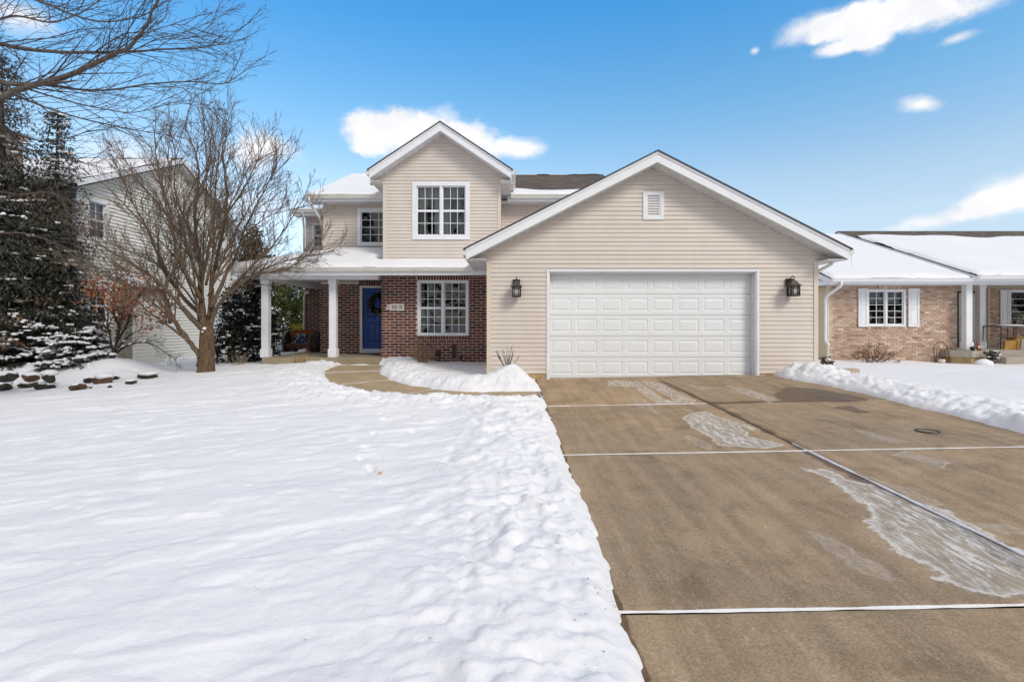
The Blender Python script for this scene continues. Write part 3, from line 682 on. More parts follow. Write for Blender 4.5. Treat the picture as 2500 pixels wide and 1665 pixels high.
def soldiers(parent, fr, u0, u1, z0, z1, mat, key, w=.067, J=.013, D=.05, seed=5, proud=.002, obj=True, stuff=None):
    rr = random.Random(seed); n = max(1, round((u1-u0)/(w+J))); p = (u1-u0)/n
    me = brick_mesh(key, mat, p-J, z1-z0, D)
    for i in range(n):
        c = fr(u0+(i+.5)*p, (z0+z1)/2, proud+rr.uniform(-.002, .003))
        if obj: put('brick', me, None, parent, c, (0, 0, rr.uniform(-.006, .006)))
        else:
            for v0 in (0,):
                q = MB().bbox(-.5*(p-J), .5*(p-J), 0, D, -(z1-z0)/2, (z1-z0)/2, .004); stuff.add([fr(u0+(i+.5)*p+v[0], (z0+z1)/2+v[2], proud-v[1]) for v in q.v], q.f)
_pane_me = {}
def window(parent, fr, u0, u1, z0, z1, units=2, cols=3, rows=(3, 3), casing=.05, cas_d=.03, recess=.05, curtain=None, name='window', trim='trim_white', room=1.2, simple_=False):
    """casing mesh is the part; sashes, muntin bars and panes are its sub-parts"""
    tm = M_[trim]; mb = MB()
    c = casing
    fbox(mb, fr, u0, u0+c, z0, z1, -.10, cas_d); fbox(mb, fr, u1-c, u1, z0, z1, -.10, cas_d)
    fbox(mb, fr, u0+c, u1-c, z1-c, z1, -.10, cas_d); fbox(mb, fr, u0+c, u1-c, z0, z0+c, -.10, cas_d+.012)
    i0, i1 = u0+c, u1-c; uw = (i1-i0)/units
    for k in range(1, units): fbox(mb, fr, i0+k*uw-.028, i0+k*uw+.028, z0+c, z1-c, -.10, cas_d-.01)
    w = mb.build(name, tm, parent)
    for k in range(units):
        a = i0+k*uw+(.028 if k else 0); b = i0+(k+1)*uw-(.028 if k < units-1 else 0)
        sp = [(z0+c, z1-c)] if len(rows) == 1 else [((z0+z1)/2, z1-c), (z0+c, (z0+z1)/2)]
        for si, (s0, s1) in enumerate(sp):
            dd = -recess-(.03 if si else 0)+(.03 if len(rows) > 1 else 0)*(1 if si else 0)-(.02 if si == 0 and len(rows) > 1 else 0)
            t = .034; sb = MB()
            fbox(sb, fr, a, a+t, s0, s1, dd-.03, dd); fbox(sb, fr, b-t, b, s0, s1, dd-.03, dd); fbox(sb, fr, a+t, b-t, s1-t, s1, dd-.03, dd); fbox(sb, fr, a+t, b-t, s0, s0+t, dd-.03, dd)
            sb.build('sash', tm, w)
            n = rows[si]; pw = (b-a-2*t)/cols; ph = (s1-s0-2*t)/n; m = .008
            gb = MB()
            for q in range(1, cols): fbox(gb, fr, a+t+q*pw-m, a+t+q*pw+m, s0+t, s1-t, dd-.024, dd-.004)
            for q in range(1, n): fbox(gb, fr, a+t, b-t, s0+t+q*ph-m, s0+t+q*ph+m, dd-.0245, dd-.0035)
            gb.build('muntin_bars', tm, w)
            for q in range(cols):
                for r in range(n):
                    x0_, x1_ = a+t+q*pw+m, a+t+(q+1)*pw-m; y0_, y1_ = s0+t+r*ph+m, s0+t+(r+1)*ph-m
                    MB().add([fr(x0_, y0_, dd-.014), fr(x1_, y0_, dd-.014), fr(x1_, y1_, dd-.014), fr(x0_, y1_, dd-.014)], [(0, 1, 2, 3)]).build('pane', M_['glass'], w)
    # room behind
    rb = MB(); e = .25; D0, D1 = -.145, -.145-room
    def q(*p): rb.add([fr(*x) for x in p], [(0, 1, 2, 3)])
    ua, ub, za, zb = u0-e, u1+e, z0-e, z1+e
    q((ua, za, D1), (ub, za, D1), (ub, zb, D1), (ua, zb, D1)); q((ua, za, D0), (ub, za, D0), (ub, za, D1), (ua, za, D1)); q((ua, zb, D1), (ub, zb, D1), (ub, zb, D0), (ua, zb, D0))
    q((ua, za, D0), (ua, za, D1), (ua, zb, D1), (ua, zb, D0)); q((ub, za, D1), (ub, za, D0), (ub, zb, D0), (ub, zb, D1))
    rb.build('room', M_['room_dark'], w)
    if curtain:
        for (cu0, cu1, cz0, cz1, mat) in curtain:
            cb = MB(); n = max(4, int((cu1-cu0)/.02)); V = []
            for i in range(n+1):
                u = cu0+(cu1-cu0)*i/n; dd = -.20+.022*math.sin(i*1.7)+.008*math.sin(i*4.1)
                V += [fr(u, cz0, dd), fr(u, cz1, dd)]
            cb.add(V, [(2*i, 2*i+2, 2*i+3, 2*i+1) for i in range(n)]); cb.build('curtain', M_[mat], w, smooth=True)
    return w
def gutter(parent, p0, p1, out, mat='gutter_white', w=.125, h=.12, name='gutter'):
    p0, p1, o = Vector(p0), Vector(p1), Vector(out)
    prof = [(0, 0), (w, 0), (w, -.022), (w*.86, -.034), (w*.80, -.07), (w*.62, -h), (0, -h)]
    return MB().prism([p0+o*a+Vector((0, 0, z)) for a, z in prof], p1-p0).build(name, M_[mat], parent)
def pipe(parent, pts, r=.04, mat='gutter_white', name='downspout', n=8):
    P_ = [Vector(p) for p in pts]; out = [P_[0]]
    for a, b_, c in zip(P_[:-2], P_[1:-1], P_[2:]):      # round the elbows
        k = min(.09, (b_-a).length*.4, (c-b_).length*.4); s0 = b_+(a-b_).normalized()*k; s1 = b_+(c-b_).normalized()*k
        for t in (0, .33, .67, 1): out.append(s0*(1-t)**2+b_*2*t*(1-t)+s1*t*t)
    out.append(P_[-1])
    return MB().tube(out, r, n).build(name, M_[mat], parent, smooth=True)
def roof_snow(parent, O, U, V, u0, u1, v0, v1, t=.06, seed=1, edge=None, du=.07, name='roof_snow', amp=.1):
    """layer of snow on a roof plane; edge(u, v) gives the distance to its outline in metres (positive inside)"""
    O, U, V = Vector(O), Vector(U), Vector(V); Nn = U.cross(V).normalized()
    if Nn.z < 0: Nn = -Nn
    gu = np.linspace(u0, u1, max(3, int((u1-u0)/du))); gv = np.linspace(v0, v1, max(3, int((v1-v0)/du))); A, B = np.meshgrid(gu, gv)
    d = np.minimum(np.minimum(A-u0, u1-A), np.minimum(B-v0, v1-B))
    if edge is not None: d = np.minimum(d, edge(A, B))
    d = d+fbm(A*1.5, B*1.5, 4, seed)*amp
    h = t*(1-np.exp(-np.clip(d, 0, None)/.07))*(1+.6*fbm(A*.8, B*.8, 3, seed+5))+fbm(A*6, B*6, 2, seed+9)*.006*(d > .1)
    h = np.where(d < -.06, -.05, np.where(d < 0, -.012, h))
    pts = np.array(O)[None, None]+A[..., None]*np.array(U)+B[..., None]*np.array(V)+(h+.004)[..., None]*np.array(Nn)
    i = np.arange(len(gv)-1)[:, None]*len(gu)+np.arange(len(gu)-1)[None]
    q = np.stack([i, i+1, i+len(gu)+1, i+len(gu)], -1)
    keep = np.maximum.reduce([d[:-1, :-1], d[1:, :-1], d[:-1, 1:], d[1:, 1:]]) > -.12
    me = np_mesh(name, pts.reshape(-1, 3), q[keep].reshape(-1, 4), M_['roof_snow'])
    return put(name, me, None, parent)
# ------------------------------------------------------------ the house
house = thing('house', 'tan-sided two-storey house with red brick porch front and wide white garage door', 'house', (1, 15, 0))
GY = 12.25; GX0, GX1, GXC = -.535, 7.235, 3.35; GAP, GSL = 5.20, .508
def gtop(x): return GAP-GSL*abs(x-GXC)
gf = front(GY)
DU0, DU1, DZT = .916, 5.805, 2.50
VENT = (3.13, 3.62, 3.72, 4.375)
def gable_core(mb):
    zb = 2.735; mb.prism([(GXC-(GAP-.27-zb)/GSL, GY+.006, zb), (GXC+(GAP-.27-zb)/GSL, GY+.006, zb), (GXC, GY+.006, GAP-.27)], (0, .13, 0))
    mb.box(GX0+.006, GX0+.14, GY+.142, 15.29, -.4, 2.735); mb.box(GX1-.14, GX1-.006, GY+.142, 19, -.4, 2.735)
gwall = wall_core(house, 'garage_wall', gf, GX0+.006, GX1-.006, .10, 2.735, [(DU0, DU1, -1, DZT)], M_['siding_tan'], extra=gable_core)
for a, c in ((GX0+.004, DU0-.02), (DU1+.02, GX1-.004)):
    fb = MB(); fbox(fb, gf, a, c, -.4, .100, -.14, -.004); fb.build('foundation', M_['concrete_wall'], house)
TR = .055
def gspan(z):
    if z < 2.73: return GX0+.09, GX1-.09
    hw = (GAP-.262-z)/GSL; return GXC-hw, GXC+hw
siding(gwall, gf, gspan, .105, 4.93, [(DU0-TR, DU1+TR, -1, DZT+TR), VENT], M_['siding_tan'], seed=11, seam=.55)
cb = MB(); fbox(cb, gf, GX0-.012, GX0+.09, .095, 2.73, -.10, .026); cb.build('corner_board', M_['trim_cream'], house)
cb = MB(); fbox(cb, gf, GX1-.09, GX1+.012, .095, 2.73, -.10, .026); cb.build('corner_board', M_['trim_cream'], house)
# garage opening trim and jambs
tb = MB(); fbox(tb, gf, DU0-TR, DU0, -.03, DZT+TR, -.05, .03); fbox(tb, gf, DU1, DU1+TR, -.03, DZT+TR, -.05, .03); fbox(tb, gf, DU0, DU1, DZT, DZT+TR, -.05, .032)
fbox(tb, gf, DU0-.012, DU0+.022, -.03, DZT-.0, -.052, .012); fbox(tb, gf, DU1-.022, DU1+.012, -.03, DZT, -.052, .012); fbox(tb, gf, DU0, DU1, DZT-.02, DZT+.01, -.053, .012)
fbox(tb, gf, DU0-.03, DU0+.004, -.03, DZT, -.215, -.05); fbox(tb, gf, DU1-.004, DU1+.03, -.03, DZT, -.215, -.05); fbox(tb, gf, DU0, DU1, DZT-.004, DZT+.03, -.215, -.05)
fbox(tb, gf, DU1-.04, DU1-.003, -.02, DZT-.02, -.185, -.13); fbox(tb, gf, DU0+.003, DU0+.03, -.02, DZT-.02, -.185, -.13); fbox(tb, gf, DU0+.03, DU1-.04, DZT-.05, DZT-.003, -.186, -.13)
tb.build('door_surround', M_['trim_white'], house)
gd = MB(); fbox(gd, gf, DU0, DU1, -.05, DZT, -.30, -.262); gd = gd.build('garage_door', M_['garage_door_white'], house)
DH = (DZT-.01+.03)/5
for s_ in range(5):                                   # five hinged sections with eight stamped panels each
    mb = MB(); z0 = -.03+s_*DH+.002; z1 = -.03+(s_+1)*DH-.002; u0, u1 = DU0+.004, DU1-.004; D0 = -.215
    pw = (u1-u0)/8; us = [u0]; 
    for k in range(8): us += [u0+k*pw+.055, u0+(k+1)*pw-.055]
    us.append(u1); pz0, pz1 = z0+.095, z1-.095
    def qd(a, b_, c, d, dep=(0, 0, 0, 0)): mb.add([gf(*a, D0+dep[0]), gf(*b_, D0+dep[1]), gf(*c, D0+dep[2]), gf(*d, D0+dep[3])], [(0, 1, 2, 3)])
    ch = .007
    for a, c in zip(us[:-1], us[1:]):
        qd((a, z0+ch), (c, z0+ch), (c, pz0), (a, pz0)); qd((a, pz1), (c, pz1), (c, z1-ch), (a, z1-ch))
        qd((a, z0), (c, z0), (c, z0+ch), (a, z0+ch), (-.012, -.012, 0, 0)); qd((a, z1-ch), (c, z1-ch), (c, z1), (a, z1), (0, 0, -.012, -.012))
    for k in range(9): qd((us[2*k], pz0), (us[2*k+1], pz0), (us[2*k+1], pz1), (us[2*k], pz1))
    for k in range(8):
        a, c = us[2*k+1], us[2*k+2]; rings = [(0, 0), (.016, -.010), (.026, -.010), (.062, -.001)]
        R_ = [[(a+i, pz0+i, d), (c-i, pz0+i, d), (c-i, pz1-i, d), (a+i, pz1-i, d)] for i, d in rings]
        for r0, r1 in zip(R_[:-1], R_[1:]):
            for e in range(4):
                p, q_, r_, t_ = r0[e], r0[(e+1) % 4], r1[(e+1) % 4], r1[e]
                mb.add([gf(x, z, D0+d) for x, z, d in (p, q_, r_, t_)], [(0, 1, 2, 3)])
        mb.add([gf(x, z, D0+d) for x, z, d in R_[-1]], [(0, 1, 2, 3)])
    fbox(mb, gf, u0, u1, z0, z1, -.26, D0-.018)
    mb.build('door_section', M_['garage_door_white'], gd)
wb = MB(); fbox(wb, gf, DU0+.02, DU1-.02, -.06, -.032, -.24, -.20); wb.build('weather_strip', M_['plastic_black'], gd)
# gable vent
v0, v1, vz0, vz1 = VENT; mb = MB(); f_ = .085
fbox(mb, gf, v0, v0+f_, vz0, vz1, -.03, .035); fbox(mb, gf, v1-f_, v1, vz0, vz1, -.03, .035); fbox(mb, gf, v0+f_, v1-f_, vz1-f_, vz1, -.03, .036); fbox(mb, gf, v0+f_, v1-f_, vz0, vz0+f_, -.03, .036)
for a, c, e, g_ in ((v0+f_, v0+f_+.03, vz0+f_, vz1-f_), (v1-f_-.03, v1-f_, vz0+f_, vz1-f_)): fbox(mb, gf, a, c, e, g_, -.03, .02)
ventp = mb.build('gable_vent', M_['trim_white'], house)
n = 8; hh = (vz1-vz0-2*f_)/n
for i in range(n):
    z = vz0+f_+i*hh; sb = MB()
    a, c = v0+f_+.03, v1-f_-.03
    sb.prism([gf(a, z, .022), gf(a, z+hh*.42, .018), gf(a, z+hh*.55, -.02), gf(a, z+hh*.40, -.02)], (c-a, 0, 0)); sb.build('louver', M_['trim_white'], ventp)
sb = MB(); fbox(sb, gf, v0+f_, v1-f_, vz0+f_, vz1-f_, -.03, -.026); sb.build('screen', M_['plastic_black'], ventp)
# garage roof
RY = 11.80
def rake(parent, xc, apex, sl, half, y, depth=.245, crown=True, ymat='trim_white'):
    for s_ in (-1, 1):
        T = lambda x: apex-sl*abs(x-xc)
        xe = xc+s_*half
        b_ = MB().prism([(xc, y, T(xc)-.075), (xe, y, T(xe)-.075), (xe, y, T(xe)-.015-depth), (xc, y, T(xc)-.015-depth)], (0, .03, 0)); o = b_.build('rake_board', M_[ymat], parent)
        MB().prism([(xc, y-.018, T(xc)-.016), (xe, y-.018, T(xe)-.016), (xe, y-.018, T(xe)-.073), (xc, y-.018, T(xc)-.073)], (0, .047, 0)).build('crown_strip', M_[ymat], o)
rake(house, GXC, GAP, GSL, 4.35, RY)
for s_ in (-1, 1):                                    # roof decks
    xe = GXC+s_*4.40; yb = 19.6
    T = lambda x: GAP-GSL*abs(x-GXC)
    rf = MB().prism([(GXC, RY-.035, T(GXC)+.006), (xe, RY-.035, T(xe)+.006), (xe, RY-.035, T(xe)-.014), (GXC, RY-.035, T(GXC)-.014)], (0, yb-RY, 0)).build('roof', M_['shingle'], house)
    MB().prism([(GXC, RY-.045, T(GXC)+.012), (xe+s_*.01, RY-.045, T(xe)+.012), (xe+s_*.01, RY-.045, T(xe)-.016), (GXC, RY-.045, T(GXC)-.016)], (0, .03, 0)).build('drip_edge', M_['drip_edge'], rf)
    U = Vector((0, 1, 0)); V = Vector((-s_, 0, GSL)).normalized()
    if s_ < 0: roof_snow(rf, (xe, RY, T(xe)), U, V, .03, yb-RY, .0, 4.3, .05, 31, edge=lambda A, B: 3.5-B+0*A, du=.09)
    else: roof_snow(rf, (xe, RY, T(xe)), U, V, .25, yb-RY, .0, 3.2, .05, 33, du=.12)
    so = MB(); e = GXC+s_*4.33
    so.add([(GXC, RY+.03, T(GXC)-.257), (e, RY+.03, T(e)-.257), (e, GY, T(e)-.257), (GXC, GY, T(GXC)-.257)], [(0, 1, 2, 3)])
    xi = GX0 if s_ < 0 else GX1
    so.box(min(e, xi), max(e, xi), RY+.032, 15.28 if s_ < 0 else 19, 2.737, 2.75); so.build('soffit', M_['soffit'], rf)
    MB().box(min(xe-s_*.05, xe-s_*.075), max(xe-s_*.05, xe-s_*.075), RY+.001, 15.28 if s_ < 0 else 19, 2.728, T(xe)-.02).build('fascia', M_['trim_white'], rf)
    gutter(rf, (xe-s_*.048, RY+.0, T(xe)-.012), (xe-s_*.048, 15.2 if s_ < 0 else 19, T(xe)-.012), (s_, 0, 0))
MB().tube([(7.78, 11.85, 2.84), (7.782, 11.851, 2.70), (7.78, 11.85, 2.56)], [.009, .006, .001], 6).build('icicle', M_['ice'], house, smooth=True)
pipe(house, [(7.66, 12.35, 2.84), (7.66, 12.36, 2.70), (7.30, 12.40, 2.50), (7.30, 12.40, .3), (7.36, 12.1, .14)])
# ---- brick front, storey above it, recessed porch wall
BY = 15.30; bf = front(BY); BX0, BX1 = -3.78, -.36
W1 = (PX(1020, BY), PX(1143, BY), PZ(819.5, BY), PZ(684.5, BY))
W2 = (PX(1006.8, BY), PX(1147, BY), PZ(585.5, BY), PZ(443.8, BY))
bwall = wall_core(house, 'brick_wall', bf, BX0+.004, BX1, -.35, 2.76, [W1], M_['mortar'], d1=-.007)
left_ = bricks(bwall, bf, BX0, GX0+.05, -.18, 2.76, [(W1[0]-.02, W1[1]+.02, W1[2]-.13, W1[3]+.20), (-3.62, -3.30, PZ(758, BY), PZ(741, BY))], M_['brick_red'], 'red', L=.237, H=.0635, J=.0175, proud=.004, budget=262, seed=2, stuff=(bst := MB()), prefer=(-2.4, 1.4))
bst.build('brick_rest', M_['brick_red'], bwall, kind='stuff') if bst.v else None
soldiers(bwall, bf, W1[0]-.02, W1[1]+.02, W1[3]+.012, W1[3]+.192, M_['brick_red'], 'sold1', w=.06, J=.02, proud=.005)
soldiers(bwall, bf, W1[0]-.04, W1[1]+.04, W1[2]-.122, W1[2]-.012, M_['brick_red'], 'sold2', w=.06, J=.02, proud=.02)
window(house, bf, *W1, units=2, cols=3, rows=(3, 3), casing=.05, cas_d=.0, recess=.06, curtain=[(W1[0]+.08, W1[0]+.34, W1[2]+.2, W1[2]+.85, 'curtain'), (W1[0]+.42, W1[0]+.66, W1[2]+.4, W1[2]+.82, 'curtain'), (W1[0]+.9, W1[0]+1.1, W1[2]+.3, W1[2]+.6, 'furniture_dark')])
# number plaque
pq = MB(); pu0, pu1, pz0, pz1 = PX(952, BY), PX(987, BY), PZ(758.5, BY), PZ(741.5, BY)
pts = [(pu0, pz0+.03), (pu0+.02, pz0), (pu1-.005, pz0), (pu1, pz0+.01), (pu1, pz1-.005), (pu1-.005, pz1), (pu0+.02, pz1), (pu0, pz1-.03)]
plq = pq.prism([bf(u, z, .030) for u, z in pts], (0, .03, 0)).build('number_plaque', M_['plaque_white'], house)
SEG = {'5': 'afgcd', '0': 'abcdef', '1': 'bc', '4': 'fgbc', '8': 'abcdefg', '3': 'abgcd'}
for i, ch in enumerate('5015'):
    w, h = .048, .105; u = pu0+.07+i*.082; z = (pz0+pz1)/2-h/2; t = .015; mb = MB()
    S = {'a': (u, u+w, z+h-t, z+h), 'g': (u, u+w, z+h/2-t/2, z+h/2+t/2), 'd': (u, u+w, z, z+t), 'f': (u, u+t, z+h/2, z+h), 'e': (u, u+t, z, z+h/2), 'b': (u+w-t, u+w, z+h/2, z+h), 'c': (u+w-t, u+w, z, z+h/2)}
    for k, c in enumerate(SEG[ch]): fbox(mb, bf, *S[c], .029, .036+k*.0004)
    mb.build('digit', M_['figure_black'], plq)
# hose tap, pipe cover and vent on the brick
fx = MB(); fbox(fx, bf, PX(1104.5, BY), PX(1112, BY), PZ(874, BY), PZ(842, BY), .0, .06); fx.build('pipe_cover', M_['plastic_black'], house)
fx = MB(); fbox(fx, bf, PX(1062, BY), PX(1076, BY), PZ(866, BY), PZ(857, BY), .0, .08)
fx.tube([bf(PX(1070, BY), PZ(866, BY), .09), bf(PX(1074, BY), PZ(872, BY), .11), bf(PX(1071, BY), PZ(879, BY), .10)], .018, 8); fx.build('hose_tap', M_['bronze'], house)
fx = MB(); fbox(fx, bf, PX(1122, BY), PX(1130, BY), PZ(877, BY), PZ(868, BY), .0, .05); fx.build('vent_cover', M_['bronze'], house)
# dormer storey
DX0, DX1 = -3.72, -.277; DZ0, DE, DAP, DSL = 3.02, 5.37, 7.06, .667; DXC = (DX0+DX1)/2
def dcore(mb):
    mb.prism([(DXC-(DAP-.27-DE)/DSL, BY+.006, DE), (DXC+(DAP-.27-DE)/DSL, BY+.006, DE), (DXC, BY+.006, DAP-.27)], (0, .13, 0))
    mb.box(DX0+.006, DX0+.14, BY+.142, 17.1, 2.6, DE); mb.box(DX1-.14, DX1-.006, BY+.142, 17.1, 2.6, DE)
dwall = wall_core(house, 'upper_wall', bf, DX0+.006, DX1-.006, 2.77, DE, [W2], M_['siding_tan'], extra=dcore)
def dspan(z):
    if z < DE-.005: return DX0+.085, DX1-.085
    hw = (DAP-.262-z)/DSL; return DXC-hw, DXC+hw
siding(dwall, bf, dspan, DZ0, 6.78, [W2], M_['siding_tan'], pitch=.0985, seed=21, seam=.25)
for a, c in ((DX0-.012, DX0+.085), (DX1-.085, DX1+.012)):
    cb = MB(); fbox(cb, bf, a, c, 2.9, DE-.004, -.10, .026); cb.build('corner_board', M_['trim_cream'], house)
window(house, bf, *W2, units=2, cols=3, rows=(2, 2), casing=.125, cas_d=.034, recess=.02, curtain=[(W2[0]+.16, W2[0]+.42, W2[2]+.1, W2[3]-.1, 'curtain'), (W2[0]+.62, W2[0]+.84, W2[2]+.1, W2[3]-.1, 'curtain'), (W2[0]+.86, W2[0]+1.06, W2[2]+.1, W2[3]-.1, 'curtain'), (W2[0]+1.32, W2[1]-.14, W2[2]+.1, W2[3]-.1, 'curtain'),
    (W2[0]+.42, W2[0]+.62, W2[3]-.42, W2[3]-.1, 'curtain'), (W2[0]+1.06, W2[0]+1.32, W2[3]-.42, W2[3]-.1, 'curtain')])
DRY = 14.90; dh = 2.04
rake(house, DXC, DAP, DSL, dh, DRY)
for s_ in (-1, 1):
    xe = DXC+s_*(dh+.04); yb = 20.6; T = lambda x: DAP-DSL*abs(x-DXC)
    rf = MB().prism([(DXC, DRY-.035, T(DXC)+.006), (xe, DRY-.035, T(xe)+.006), (xe, DRY-.035, T(xe)-.014), (DXC, DRY-.035, T(DXC)-.014)], (0, yb-DRY, 0)).build('roof', M_['shingle'], house)
    MB().prism([(DXC, DRY-.045, T(DXC)+.014), (xe+s_*.01, DRY-.045, T(xe)+.014), (xe+s_*.01, DRY-.045, T(xe)-.016), (DXC, DRY-.045, T(DXC)-.016)], (0, .03, 0)).build('drip_edge', M_['drip_edge'], rf)
    so = MB(); e = DXC+s_*(dh-.02)
    so.add([(DXC, DRY+.03, T(DXC)-.257), (e, DRY+.03, T(e)-.257), (e, BY, T(e)-.257), (DXC, BY, T(DXC)-.257)], [(0, 1, 2, 3)])
    xi = DX0 if s_ < 0 else DX1; so.box(min(e, xi), max(e, xi), DRY+.032, 17.1, DE+.003, DE+.015); so.build('soffit', M_['soffit'], rf)
    MB().box(min(xe-s_*.04, xe-s_*.065), max(xe-s_*.04, xe-s_*.065), DRY+.001, 17.6, DE-.004, T(xe)-.02).build('fascia', M_['trim_white'], rf)
    gutter(rf, (xe-s_*.038, DRY+.0, T(xe)-.01), (xe-s_*.038, 17.4, T(xe)-.01), (s_, 0, 0))
# main two-storey block behind
MY = 17.10; mf = front(MY); MX0, MX1 = -6.13, 3.55; ME = 5.20
W3 = (PX(873, MY), PX(873, MY)+1.10, PZ(601, MY), PZ(509, MY))
DR = (-4.90, -3.86, .30, 2.50)
mwall = wall_core(house, 'main_wall', mf, MX0, MX1, -.35, ME, [W3, DR], M_['siding_tan'], d0=-.2, extra=lambda mb: (mb.box(MX1-.14, MX1, MY+.2, 24, 0, ME), mb.box(MX0, MX0+.14, MY+.2, 24, 0, ME)))
siding(mwall, mf, lambda z: (MX0+.09, DX0), 3.62, ME, [W3], M_['siding_tan'], pitch=.1015, seed=41, seam=0)
siding(mwall, mf, lambda z: (DX1, 1.4), 3.9, ME, [], M_['siding_tan'], pitch=.1015, seed=42, seam=.2)
cb = MB(); fbox(cb, mf, MX0-.012, MX0+.09, 3.55, ME-.004, -.10, .026); cb.build('corner_board', M_['trim_cream'], house)
window(house, mf, *W3, units=1, cols=3, rows=(4,), casing=.10, cas_d=.034, recess=.02)
# rear wing, seen at the left of the main block
RWY = 19.2; rwf = front(RWY); RX0 = PX(747, RWY)
W4 = (PX(763, RWY), PX(790, RWY), PZ(606, RWY), PZ(545, RWY))
rwall = wall_core(house, 'wing_wall', rwf, RX0, MX0+.1, -.35, ME, [W4], M_['siding_tan'], extra=lambda mb: mb.box(RX0, RX0+.14, RWY+.15, 24, -.3, ME))
siding(rwall, rwf, lambda z: (RX0+.09, MX0), 3.0, ME, [W4], M_['siding_tan'], pitch=.1015, seed=43, seam=0)
cb = MB(); fbox(cb, rwf, RX0-.012, RX0+.09, 2.7, ME-.004, -.10, .026); cb.build('corner_board', M_['trim_cream'], house)
window(house, rwf, *W4, units=1, cols=1, rows=(2, 2), casing=.05, cas_d=.03, recess=.02, curtain=[(W4[0]+.06, W4[0]+.2, W4[2]+.06, W4[3]-.06, 'blind')])
# porch bricks
pst = MB()
pw_ = MB(); fbox(pw_, mf, MX0-.06, BX0+.02, .28, 2.62, -.05, .03); 
pwall = wall_core(house, 'porch_wall', mf, MX0-.075, BX0, .25, 2.66, [DR], M_['mortar'], d0=.0, d1=.055)
bricks(pwall, mf, MX0-.075, BX0, .30, 2.60, [(DR[0]-.02, DR[1]+.3, DR[2], DR[3]+.2)], M_['brick_red'], 'red', L=.237, H=.0635, J=.0175, proud=.060, budget=0, seed=6, stuff=pst)
soldiers(pwall, mf, DR[0]-.05, BX0, DR[3]+.02, DR[3]+.19, M_['brick_red'], 'sold3', proud=.062, obj=False, stuff=pst)
wing_core = wall_core(house, 'wing_porch_wall', rwf, RX0, MX0+.1, .2, 2.66, [], M_['mortar'], d0=.0, d1=.055)
bricks(wing_core, rwf, RX0, MX0+.1, .30, 2.62, [], M_['brick_red'], 'red', L=.237, H=.0635, J=.0175, proud=.060, budget=0, seed=8, stuff=pst)
pst.build('brick_rest', M_['brick_red'], pwall, kind='stuff')
# front door
fd = MB(); fbox(fd, mf, DR[0], DR[0]+.06, DR[2], DR[3], -.14, .085); fbox(fd, mf, DR[1]-.06, DR[1], DR[2], DR[3], -.14, .085); fbox(fd, mf, DR[0]+.06, DR[1]-.06, DR[3]-.05, DR[3], -.14, .085)
fbox(fd, mf, DR[0]+.02, DR[1]-.02, DR[2], DR[2]+.15, -.14, .095); frame_ = fd.build('door_frame', M_['trim_white'], house)
dm = MB(); a, c, z0, z1 = DR[0]+.06, DR[1]-.06, DR[2]+.155, DR[3]-.052; dw = c-a
fbox(dm, mf, a, c, z0, z1, -.12, -.085)
us = [a, a+.13, a+dw/2-.05, a+dw/2+.05, c-.13, c]; zs = [z0, z0+.22, z0+.86, z0+1.02, z0+1.56, z0+1.66, z1-.12, z1]
for i in range(5):
    for j in range(7):
        if i in (1, 3) and j in (1, 3, 5):
            q = [(0, -.085), (.025, -.075), (.04, -.078), (.06, -.078)]
            rr_ = [[(us[i]+e, zs[j]+e, d), (us[i+1]-e, zs[j]+e, d), (us[i+1]-e, zs[j+1]-e, d), (us[i]+e, zs[j+1]-e, d)] for e, d in ((0, -.065), (.018, -.080), (.03, -.080), (.06, -.068))]
            for r0, r1 in zip(rr_[:-1], rr_[1:]):
                for e in range(4): dm.add([mf(*x) for x in (r0[e], r0[(e+1) % 4], r1[(e+1) % 4], r1[e])], [(0, 1, 2, 3)])
            dm.add([mf(*x) for x in rr_[-1]], [(0, 1, 2, 3)])
        else: dm.add([mf(us[i], zs[j], -.065), mf(us[i+1], zs[j], -.065), mf(us[i+1], zs[j+1], -.065), mf(us[i], zs[j+1], -.065)], [(0, 1, 2, 3)])
fdoor = dm.build('front_door', M_['door_blue'], house)
kb = MB().sphere(mf(c-.07, z0+.95, -.03), .03); kb.build('knob', M_['bronze'], fdoor, smooth=True)
# main roof
MRY0, RIDY, RIDZ = 16.62, 21.2, 7.33; EZ = 5.40; MS = (RIDZ-EZ)/(RIDY-MRY0); MRX0, MRX1 = -6.50, 3.80
main_roof = MB().prism([(MRX0, MRY0, EZ), (MRX0, RIDY, RIDZ), (MRX0, RIDY, RIDZ-.03), (MRX0, MRY0, EZ-.03)], (MRX1-MRX0, 0, 0)).build('roof', M_['shingle'], house)
MB().prism([(MRX0, RIDY, RIDZ), (MRX0, 25.6, EZ), (MRX0, 25.6, EZ-.03), (MRX0, RIDY, RIDZ-.03)], (MRX1-MRX0, 0, 0)).build('roof', M_['shingle'], house)
V = Vector((0, 1, MS)).normalized(); sl = math.hypot(RIDY-MRY0, RIDZ-EZ)
roof_snow(main_roof, (MRX0, MRY0, EZ), (1, 0, 0), V, .0, 3.6, -.02, sl+.02, .075, 51, du=.08, amp=.06)
roof_snow(main_roof, (MRX0, MRY0, EZ), (1, 0, 0), V, 6.0, MRX1-MRX0, -.02, 1.6, .055, 52, du=.05, edge=lambda A, B: (1.02-.06*(A-6))-B+.18*np.sin(A*2.2), amp=.22)
MB().prism([(MRX0, RIDY-.12, RIDZ-.035), (MRX0, RIDY, RIDZ+.018), (MRX0, RIDY+.12, RIDZ-.035), (MRX0, RIDY, RIDZ-.0)], (MRX1-MRX0, 0, 0)).build('ridge_cap', M_['shingle'], main_roof)
roof_snow(main_roof, (MRX0+5.2, RIDY-.06, RIDZ+.0), (1, 0, 0), (0, 1, 0), .3, 5.0, 0, .22, .045, 53, du=.04, amp=.16)
